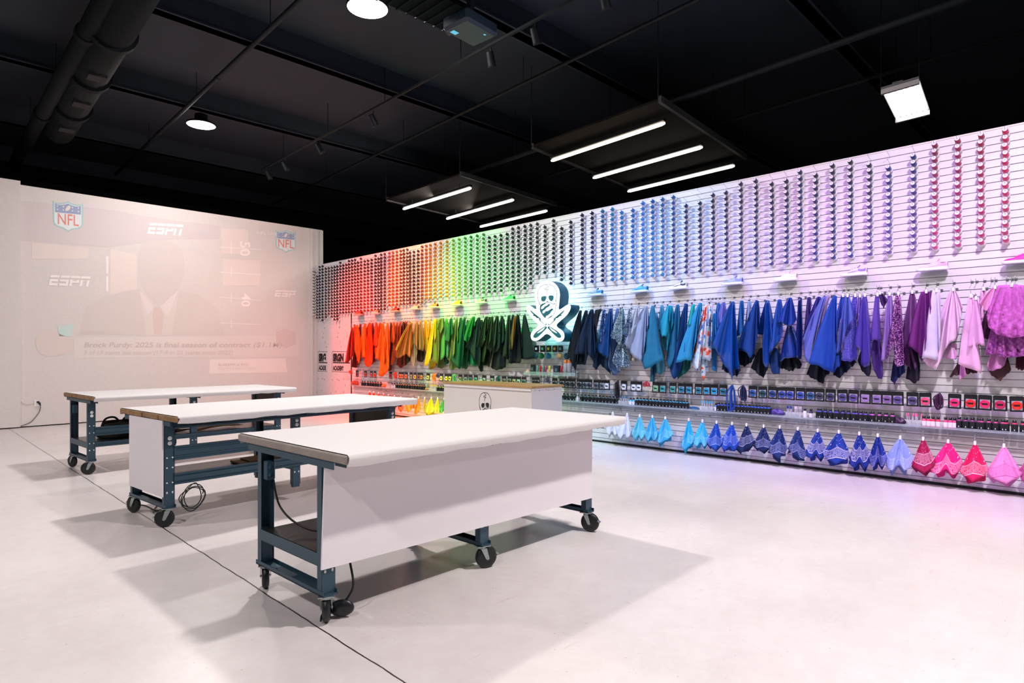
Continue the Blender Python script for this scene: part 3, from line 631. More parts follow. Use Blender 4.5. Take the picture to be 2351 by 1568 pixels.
# ================================================================ CAMERA
cd=bpy.data.cameras.new('camera'); cd.sensor_width=36; cd.lens=36*F/2351; cd.shift_y=(HY-784)/2351; cd.clip_end=80
co=bpy.data.objects.new('camera',cd); LINK(co); co.location=(0,0,HC)
fw=Vector((S,C,0)); co.rotation_euler=fw.to_track_quat('-Z','Y').to_euler()
sc_=bpy.context.scene; sc_.camera=co
sc_.view_settings.view_transform='Standard'; sc_.view_settings.look='None'; sc_.view_settings.gamma=1; sc_.view_settings.use_curve_mapping=False
sc_.view_settings.exposure=0.0
sc_.cycles.use_denoising=True; sc_.cycles.max_bounces=5; sc_.cycles.adaptive_threshold=.03; sc_.cycles.diffuse_bounces=3; sc_.cycles.transparent_max_bounces=8; sc_.cycles.sample_clamp_indirect=6; sc_.cycles.caustics_reflective=False; sc_.cycles.caustics_refractive=False

# slatted vent beside the projector
A=gz(955,-30,5.3);B=gz(1052,62,5.3);D=gz(985,-75,5.3)
vt=thing('ceiling_vent','slatted grille between the bright lamp and the projector','vent',(A+B)/2)
u=Vector((1,0,0)); y0,y1=sorted((A.y,B.y)); x0,x1=sorted((A.x,B.x))
MB().box((x0-.3,y0,5.34),(x1,y1+.25,5.38)).build('back_plate',mat('dark_grille_back','#070c0e',.9,spec=.1),vt)
for k in range(9):
    x=x0-.28+(x1-x0+.28)*k/8.4; MB().box((x,y0,5.32),(x+.02,y1+.25,5.34)).build('slat',mat('dark_grille','#0c1a1e',.9,spec=.1),vt)
MB().box(((x0+x1)/2-.02,(y0+y1)/2,5.38),((x0+x1)/2,(y0+y1)/2+.02,6.15)).build('hanger',BLACK2,vt)
# ================================================================ THREAD SPOOLS
ORD=['topmost','second','third','fourth','fifth','sixth','seventh','eighth','ninth','tenth','eleventh','twelfth','thirteenth','fourteenth','fifteenth','sixteenth','seventeenth','eighteenth','nineteenth','twentieth']
THR=mat('thread_wound',(.8,.8,.8,1),.55,objcol=True,bump=.3,bscale=260,sheen=.3); COREW=mat('spool_core_plastic','#e6e2ea',.35)
PEG=mat('chrome_wire','#b9bcc4',.25,metal=.9); CORED=mat('spool_bore_dark','#5a5668',.6)
AX=Vector((-1,0,.25)).normalized()
def spool_meshes(mbt,mbc,o,n=12,col=None,ax=AX):
    mbt.lathe([(.018,.033),(.0265,.036),(.0235,.094),(.0175,.096)],o,ax,n,0,True,col)
    mbc.lathe([(.0,.0),(.032,.0),(.033,.006),(.028,.022),(.0172,.034),(.0172,.096),(.0205,.099),(.0205,.106),(.013,.107),(.012,.098),(.0,.097)],o,ax,n,0,True,None)
mt,mc=MB(),MB(); spool_meshes(mt,mc,(0,0,0),16); TM=mt.mesh('thread',[THR]); CM=mc.mesh('spool_core',[COREW,CORED])
pm=MB(); pm.tube([(.010,0,-.002),(.0,0,0),(-.05,0,.0125),(-.112,0,.028),(-.121,0,.034),(-.122,0,.046)],.0022,n=6); PM=pm.mesh('peg',[PEG])
# right-hand columns: (photo px, first row, last row, top colour, bottom colour, colour word)
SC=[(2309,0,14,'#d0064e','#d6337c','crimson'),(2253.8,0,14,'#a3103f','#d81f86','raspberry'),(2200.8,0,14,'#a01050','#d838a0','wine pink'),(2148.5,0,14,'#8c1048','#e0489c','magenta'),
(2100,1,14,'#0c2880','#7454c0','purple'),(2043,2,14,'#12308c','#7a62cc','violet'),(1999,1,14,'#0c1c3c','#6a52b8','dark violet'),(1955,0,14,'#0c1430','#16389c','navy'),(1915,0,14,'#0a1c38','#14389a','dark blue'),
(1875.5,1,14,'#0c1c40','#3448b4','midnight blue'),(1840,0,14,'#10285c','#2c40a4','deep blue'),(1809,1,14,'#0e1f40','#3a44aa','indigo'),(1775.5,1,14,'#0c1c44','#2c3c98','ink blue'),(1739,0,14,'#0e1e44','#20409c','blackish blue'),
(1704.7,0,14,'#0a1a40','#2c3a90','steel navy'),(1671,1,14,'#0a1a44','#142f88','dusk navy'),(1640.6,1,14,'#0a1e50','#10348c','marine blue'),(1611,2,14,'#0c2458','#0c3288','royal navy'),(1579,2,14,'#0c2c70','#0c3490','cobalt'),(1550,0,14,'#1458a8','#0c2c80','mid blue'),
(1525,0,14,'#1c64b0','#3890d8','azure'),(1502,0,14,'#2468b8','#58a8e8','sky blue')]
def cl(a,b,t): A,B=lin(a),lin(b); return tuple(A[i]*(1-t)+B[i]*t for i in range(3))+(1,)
nind=0; px2Y=lambda px: wp(px,700).y
SP_X=SX+.004
def rowz(k): return ZG0-SP*k
stuffcols=[]
for ci,(px,r0,r1,ca,cb,wd) in enumerate(SC):
    y=px2Y(px+1.2); 
    for k in range(r0,r1+1):
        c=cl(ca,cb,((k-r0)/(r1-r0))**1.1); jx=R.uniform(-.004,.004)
        if nind<300:
            nind+=1; oc=['the','first','second','third'][0]
            if ci==0: where='in the far right column of the thread wall'
            elif ci==1: where='in the next column left of the far right one'
            else: where='in the %s column from the right'%['','','third','fourth','fifth','sixth','seventh','eighth','ninth','tenth','eleventh','twelfth','thirteenth','fourteenth','fifteenth','sixteenth','seventeenth','eighteenth','nineteenth','twentieth','twenty-first','twenty-second'][ci]
            rk=k-r0
            t=thing('thread_spool','%s thread spool, %s %s'%(wd,'topmost' if rk==0 else ('lowest' if k==r1 else ORD[rk]+' from top'),where),'thread spool',(SX-.011,y+jx,rowz(k)),0,'thread spools on the slat wall')
            for nm,me in (('thread',TM),('spool_core',CM),('peg',PM)):
                o=bpy.data.objects.new(nm,me); LINK(o); o.parent=t
                if nm=='thread': o.color=c
        else: stuffcols.append((y,k,c))
def addcols(pxs,r0s,r1s,ca,cb=None):
    for i,px in enumerate(pxs):
        r0=r0s[i] if isinstance(r0s,(list,tuple)) else r0s; r1=r1s[i] if isinstance(r1s,(list,tuple)) else r1s
        a=ca[i] if isinstance(ca,(list,tuple)) else ca; b=(cb[i] if isinstance(cb,(list,tuple)) else cb) or a
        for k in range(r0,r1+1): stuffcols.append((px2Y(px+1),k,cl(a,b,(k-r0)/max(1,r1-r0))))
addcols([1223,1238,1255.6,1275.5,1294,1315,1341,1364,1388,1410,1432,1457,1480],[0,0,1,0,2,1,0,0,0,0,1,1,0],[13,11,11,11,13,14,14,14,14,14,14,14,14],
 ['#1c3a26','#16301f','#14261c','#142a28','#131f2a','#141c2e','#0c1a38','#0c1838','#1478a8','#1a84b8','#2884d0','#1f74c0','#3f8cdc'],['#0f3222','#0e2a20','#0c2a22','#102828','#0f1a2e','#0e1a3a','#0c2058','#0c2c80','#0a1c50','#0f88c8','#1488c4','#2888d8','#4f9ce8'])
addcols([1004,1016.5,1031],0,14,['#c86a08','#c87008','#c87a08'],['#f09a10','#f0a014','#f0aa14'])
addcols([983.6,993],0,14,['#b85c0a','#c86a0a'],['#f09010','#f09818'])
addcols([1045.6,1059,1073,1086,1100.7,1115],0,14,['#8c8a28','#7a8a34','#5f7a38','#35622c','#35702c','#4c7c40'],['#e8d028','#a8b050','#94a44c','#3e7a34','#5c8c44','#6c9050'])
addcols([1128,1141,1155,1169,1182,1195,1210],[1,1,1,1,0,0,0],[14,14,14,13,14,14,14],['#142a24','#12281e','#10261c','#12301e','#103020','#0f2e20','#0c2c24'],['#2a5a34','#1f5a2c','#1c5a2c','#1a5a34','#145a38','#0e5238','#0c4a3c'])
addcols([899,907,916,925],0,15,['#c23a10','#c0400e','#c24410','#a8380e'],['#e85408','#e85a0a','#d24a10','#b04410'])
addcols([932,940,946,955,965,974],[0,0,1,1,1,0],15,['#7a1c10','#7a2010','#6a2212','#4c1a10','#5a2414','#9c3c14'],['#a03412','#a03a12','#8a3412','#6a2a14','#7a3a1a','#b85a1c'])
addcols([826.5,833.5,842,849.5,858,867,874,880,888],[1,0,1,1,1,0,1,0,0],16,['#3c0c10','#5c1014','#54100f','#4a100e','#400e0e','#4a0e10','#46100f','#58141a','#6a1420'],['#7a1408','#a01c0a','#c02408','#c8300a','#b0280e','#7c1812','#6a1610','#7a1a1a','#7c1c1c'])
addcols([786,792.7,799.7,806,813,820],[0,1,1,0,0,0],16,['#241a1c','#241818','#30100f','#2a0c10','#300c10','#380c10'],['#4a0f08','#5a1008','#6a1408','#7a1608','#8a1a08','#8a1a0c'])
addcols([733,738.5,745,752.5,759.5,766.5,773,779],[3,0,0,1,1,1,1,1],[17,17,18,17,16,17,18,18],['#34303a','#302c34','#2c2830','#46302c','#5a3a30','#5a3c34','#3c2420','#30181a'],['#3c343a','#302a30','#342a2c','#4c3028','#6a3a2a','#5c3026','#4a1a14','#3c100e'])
addcols([722,727],1,16,['#b0aa90','#c2bcac'],['#b8b098','#c8c0b0'])
bt,bc_=MB(),MB()
for y,k,c in stuffcols:
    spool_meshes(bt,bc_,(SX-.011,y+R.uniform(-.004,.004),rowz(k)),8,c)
root=bt.build('thread_spools',mat('thread_wound_rows',(.5,.5,.5,1),.6,attr='Col'),origin=(SX-.05,9,2.9))
tag(root,'massed small thread spools in rainbow colour order filling the left upper slat wall','thread spool','massed thread spools',kind='stuff')
bc_.build('spool_core',[COREW,CORED],root)['kind']='stuff'
# empty wire pegs at the top rows
pk=0
for px,k in ((2100,0),(2043,0),(2043,1),(1999,0),(1875.5,0),(1809,0),(1775.5,0),(1671,0),(1640.6,0),(1611,0),(1611,1),(1579,1)):
    o=bpy.data.objects.new('wire_peg',PM); LINK(o); o.location=(SX-.011,px2Y(px+1),rowz(k))
    ix=[i for i,s in enumerate(SC) if s[0]==px][0]; wd=SC[ix][5]
    tag(o,'empty wire peg %sabove the %s spool column'%('in the second groove ' if k==1 else 'in the top groove ',wd),'wire peg','empty wire pegs')
# ================================================================ SHOES
ACR=mat('clear_acrylic','#c8d4dc',.08,alpha=.2,spec=.6); 
def shoe(px,py,cols,label,stripe=None,hi=0,scale=1.0):
    """toe points to +Y; cols = upper, sole, lace, accent"""
    up,so,la_,ac=cols; Xc=SX-.075; b=wp(px,py,Xc); L=.285*scale
    t=thing('sneaker',label,'shoe',(Xc,b.y,b.z),0,'sneakers on the slat wall shelves')
    y0=-L/2
    def prof(s):   # s 0 heel -> 1 toe : half width, upper height
        w=.036+.010*math.sin(min(1,s*1.15)*math.pi*.9)+ (.004 if s>.6 else 0); 
        if s>.9: w*=math.sqrt(max(0,1-((s-.9)/.105)**2))*.98+.02
        if s<.06: w*=.8+.2*s/.06
        if s<.3: h=.098+hi-.02*math.sin(s/.3*math.pi)
        elif s<.72: q=(s-.3)/.42; h=(.098+hi)*(1-q)+.052*q+.006*math.sin(q*math.pi)
        else: q=(s-.72)/.28; h=.052*math.sqrt(max(.02,1-q**2.2))*.93+.006
        return w,h
    N=22
    m=MB()
    def upf(u,v):
        s=v*.995; w,h=prof(s); a=u*math.pi
        x=math.cos(a)*w*(1-.25*math.sin(a)**2*(1 if s<.7 else .3)); z=.022+(h-.022)*math.sin(a)**.72
        if s<.32 and .3<u<.7: z-=.022*math.sin((u-.3)/.4*math.pi)
        return Vector((x,y0+L*(.015+s*.97),z))
    m.grid(upf,16,N); m.build('upper',mat('shoe_'+up[1:],up,.55),t,local=True)
    m=MB(); P=[]; 
    for i in range(N+1):
        s=i/N; w,_=prof(s*.995); P.append((w*1.06,y0+L*s))
    poly=P+[(-x,y) for x,y in P[::-1]]
    n=len(poly); 
    lv=[(0,.94),(.004,1.0),(.022,1.03),(.027,.98)]
    vs=[Vector((x*k,y*(1 if k>=1 else .995),z+(.006 if (y-y0)/L>.88 and z<.01 else 0))) for z,k in lv for x,y in poly]
    m.add(vs,[(j*n+i,j*n+(i+1)%n,(j+1)*n+(i+1)%n,(j+1)*n+i) for j in range(3) for i in range(n)],0,True)
    m.add(vs,[list(range(n-1,-1,-1)),list(range(3*n,4*n))],0); m.build('sole',mat('sole_'+so[1:],so,.5),t,local=True)
    lc=mat('lace_'+la_[1:],la_,.6)
    for k in range(4):
        s=.36+.085*k; w,h=prof(s); m=MB()
        m.tube([Vector((-.022,y0+L*s-.004,h-.008)),Vector((-.012,y0+L*s,h+.001)),Vector((.012,y0+L*s,h+.001)),Vector((.022,y0+L*s-.004,h-.008))],.0032,n=6); m.build('lace',lc,t,local=True)
    m=MB(); m.grid(lambda u,v:Vector(((u-.5)*.036,y0+L*(.27+.06*v)-.0*v,prof(.3)[1]-.004+.022*(1-v))),4,3); m.build('tongue',mat('shoe_'+ac[1:],ac,.6),t,local=True)
    m=MB()
    def pan(u,v):
        s=.04+.26*u; w,h=prof(s); a=.16+.42*v*(1-.4*u); x=-math.cos(a*1.6)*w*1.015-.0015; return Vector((x,y0+L*s,.022+(h-.022)*math.sin(a*1.6)**.72))
    m.grid(pan,8,5); m.build('heel_panel',mat('shoe_'+ac[1:],ac,.55),t,local=True)
    if stripe:
        m=MB()
        def st(u,v):
            s=.22+.46*u; w,h=prof(s); zz_=.034+.028*(1-u)*.9+.008*(v-.5)*(1-abs(u-.5))+.0; return Vector((-w*1.02-.0018+.010*max(0,(zz_-.045)/.03),y0+L*s,zz_))
        m.grid(st,10,2); m.build('side_stripe',mat('lace_'+stripe[1:],stripe,.5),t,local=True)
    # clear shelf bracket below
    sh=MB(); w2=.115
    sh.box((SX-.14,b.y-w2,b.z-.006),(SX,b.y+w2,b.z-.001)); sh.box((SX-.004,b.y-w2,b.z-.05),(SX-.0005,b.y+w2,b.z-.001))
    tag(sh.build('shoe_shelf',ACR,origin=(SX,b.y,b.z-.006)),'small clear shelf carrying the '+label.split(',')[0],'shelf','clear shoe shelves')
SH=[(823,723.5,('#e8420c','#e89a90','#e8602c','#d83a0c'),'orange-red low sneaker, farthest left of the shoe row'),
(862,721,('#f0b8a8','#e8c4bc','#e8501c','#e07048'),'peach sneaker with orange trim'),
(906,716,('#d83812','#e8b4a4','#c02c0c','#c8300e'),'red sneaker with pale sole'),
(952,711,('#f0ccb4','#f0d4c4','#e07030','#ecc0a0'),'cream sneaker with orange lacing'),
(995,707,('#d89048','#f0dcc4','#3a3028','#c88040'),'tan sneaker with dark collar'),
(1048,702,('#f2d428','#f0e0c0','#e8c81c','#ecc818'),'bright yellow sneaker'),
(1104,697,('#d8d8b0','#dfe4cc','#203820','#2c5a48'),'white sneaker with yellow and green patches','#e0c020'),
(1168,691,('#58c870','#bfe4c4','#3ca85c','#48b868'),'mint green sneaker left of the skull sign'),
(1366,679,('#5cb8e8','#d4e0f4','#e87058','#2868b0'),'light blue sneaker with orange details','#e87058'),
(1468,671,('#4cacec','#d8e4f8','#3c98dc','#3890d4'),'sky blue sneaker with blue laces','#2f8cd0'),
(1557,664,('#e8e4f4','#ecebf8','#14264c','#122244'),'white sneaker with navy heel patch','#142850'),
(1681,654,('#98a8ec','#e4e0f8','#8898e4','#7c88dc'),'periwinkle sneaker with white sole'),
(1803,645,('#f4e4f0','#f4ecf8','#f0e4f0','#f0dce8'),'white floral sneaker with black sole tab'),
(1960,633.5,('#d8c8f4','#f0e8fa','#8870d8','#7c68d0'),'pale lilac sneaker with violet trim','#a494e4'),
(2140,621,('#f8b8e4','#f8ecfa','#f8c8ec','#f49ad4'),'pale pink sneaker with curved stripe','#fce4f6'),
(2342,604,('#f42890','#f8e4f6','#ff60b0','#e81880'),'hot pink sneaker cut by the right edge')]
for s_ in SH: shoe(s_[0],s_[1],s_[2],s_[3]+', on a clear shelf',s_[4] if len(s_)>4 else None)
# ================================================================ HIDES
def hidemat(name,col,kind):
    nm='hide_%s_%s'%(kind,col[1:])
    if nm in MT: return MT[nm]
    if kind in('sequin',):
        m=mat(nm,col,.25,metal=.6); nt=m.node_tree; n=nt.nodes; l=nt.links; b=n['Principled BSDF']
        tc=n.new('ShaderNodeTexCoord'); v=n.new('ShaderNodeTexVoronoi'); v.inputs['Scale'].default_value=95; l.new(tc.outputs['Object'],v.inputs['Vector'])
        hs=n.new('ShaderNodeSeparateColor'); l.new(v.outputs['Color'],hs.inputs[0])
        rp=n.new('ShaderNodeValToRGB'); c=lin(col); rp.color_ramp.elements[0].color=(c[0]*.35,c[1]*.35,c[2]*.4,1); rp.color_ramp.elements[1].color=(min(1,c[0]*2+.3),min(1,c[1]*2+.3),min(1,c[2]*2+.3),1)
        rp.color_ramp.elements[0].position=.45; rp.color_ramp.elements[1].position=.9; l.new(hs.outputs[0],rp.inputs['Fac']); l.new(rp.outputs['Color'],b.inputs['Base Color'])
        bp=n.new('ShaderNodeBump'); bp.inputs['Strength'].default_value=1; bp.inputs['Distance'].default_value=.01; l.new(hs.outputs[1],bp.inputs['Height']); l.new(bp.outputs['Normal'],b.inputs['Normal'])
        return m
    if kind=='floral':
        m=mat(nm,col,.5); nt=m.node_tree; n=nt.nodes; l=nt.links; b=n['Principled BSDF']
        tc=n.new('ShaderNodeTexCoord'); nz=n.new('ShaderNodeTexNoise'); nz.inputs['Scale'].default_value=11; nz.inputs['Detail'].default_value=3; l.new(tc.outputs['Object'],nz.inputs['Vector'])
        rp=n.new('ShaderNodeValToRGB'); rp.color_ramp.interpolation='EASE'; E_=rp.color_ramp.elements
        E_[0].position=.36; E_[0].color=lin('#1c4ca8'); E_[1].position=.43; E_[1].color=lin('#b8d4ec')
        for p_,c_ in ((.5,'#c4dcec'),(.56,'#e8d0d8'),(.60,'#e8603c'),(.68,'#e0503c')):
            e=E_.new(p_); e.color=lin(c_)
        l.new(nz.outputs['Fac'],rp.inputs['Fac']); l.new(rp.outputs['Color'],b.inputs['Base Color']); return m
    if kind=='quilt':
        m=mat(nm,col,.5); nt=m.node_tree; n=nt.nodes; l=nt.links; b=n['Principled BSDF']
        tc=n.new('ShaderNodeTexCoord'); v=n.new('ShaderNodeTexVoronoi'); v.inputs['Scale'].default_value=55; v.inputs['Randomness'].default_value=.25; l.new(tc.outputs['Object'],v.inputs['Vector'])
        bp=n.new('ShaderNodeBump'); bp.inputs['Strength'].default_value=1; bp.inputs['Distance'].default_value=.012; bp.invert=True; l.new(v.outputs['Distance'],bp.inputs['Height']); l.new(bp.outputs['Normal'],b.inputs['Normal']); return m
    if kind=='shiny': return mat(nm,col,.28,coat=.2,bump=.12,bscale=60)
    if kind=='metal': return mat(nm,col,.22,metal=.75)
    if kind=='crinkle': return mat(nm,col,.6,bump=1,bscale=22,noise=.12,nscale=20)
    if kind=='flip': return mat(nm,col,.8)
    return mat(nm,col,.72,bump=.15,bscale=90,noise=.06,nscale=9,spec=.3)
def hide(word,desc,hx,hy,bot,col,off=.12,kind='suede',tw=None,folds=None,amp=None,back=None):
    Xb=SX-off; n=len(bot); seg=[0]
    for i in range(n-1): seg.append(seg[-1]+math.hypot(bot[i+1][0]-bot[i][0],bot[i+1][1]-bot[i][1]))
    def bt(u):
        d=u*seg[-1]
        for i in range(n-1):
            if d<=seg[i+1]+1e-6: t=(d-seg[i])/max(1e-6,seg[i+1]-seg[i]); return bot[i][0]+(bot[i+1][0]-bot[i][0])*t,bot[i][1]+(bot[i+1][1]-bot[i][1])*t
        return bot[-1]
    k=(hx+255)/2600.; tw=tw if tw is not None else 10*k; wpx=abs(bot[-1][0]-bot[0][0]); span=max(b[1] for b in bot)-hy
    rr=random.Random(int(hx*31+hy*7+len(bot)*5+bot[0][1])); nf=folds or max(1.5,min(4.,wpx/(26*k))); A=amp if amp is not None else .026+.03*min(1,wpx/(60*k)); ph=rr.uniform(0,6.28); ph2=rr.uniform(0,6.28)
    f0=wp(hx,hy,Xb)
    def fn(u,v):
        bx,by=bt(u); tx=hx+(u-.5)*tw; w=v**.95
        lat=w+ .06*math.sin(math.pi*w)*(1 if abs(bx-hx)>4 else 0)
        by+=1.5*k*(math.sin(u*23+ph)+math.sin(u*47+ph2))*(0 if kind=='crinkle' else 1); px=tx+(bx-tx)*min(1,lat); py=hy+(by-hy)*v
        # soft roundness at the peak
        py-= (1.6*k)*(1-abs(2*u-1))*(1-v)
        dx=A*(v**.6)*(1.9*abs(math.sin(u*nf*math.pi+ph))-1+.45*math.sin(u*nf*3.7*math.pi+ph2)*v)
        dx-= .05*v*(1-(2*u-1)**2)*.6-.02
        if kind=='crinkle': dx+=.02*math.sin(37*u+9*v+3*math.sin(20*v))*v
        p=wp(px,py,Xb); c=p-Vector((0,0,HC)); q=Vector((dx,0,0))
        return p+q*.0+ (c.normalized()*(dx/ (c.normalized().x)))   # slide along its own sight line depth, keeps drape outline
    m=MB(); m.grid(lambda u,v:fn(1-u,v),max(14,int(nf*9)),16)
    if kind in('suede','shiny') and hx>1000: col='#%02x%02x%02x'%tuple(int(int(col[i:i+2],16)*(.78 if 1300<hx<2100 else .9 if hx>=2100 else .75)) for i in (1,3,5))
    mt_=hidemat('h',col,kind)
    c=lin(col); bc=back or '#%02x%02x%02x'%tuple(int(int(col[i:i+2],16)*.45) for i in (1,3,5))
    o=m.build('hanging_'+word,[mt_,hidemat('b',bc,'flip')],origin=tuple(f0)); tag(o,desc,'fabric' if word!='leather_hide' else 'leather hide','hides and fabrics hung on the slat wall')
    s=o.modifiers.new('thickness','SOLIDIFY'); s.thickness=.004; s.offset=0; s.material_offset=1
    return o
L_='leather_hide'; G_='sequin_fabric'; C_='cloth_piece'
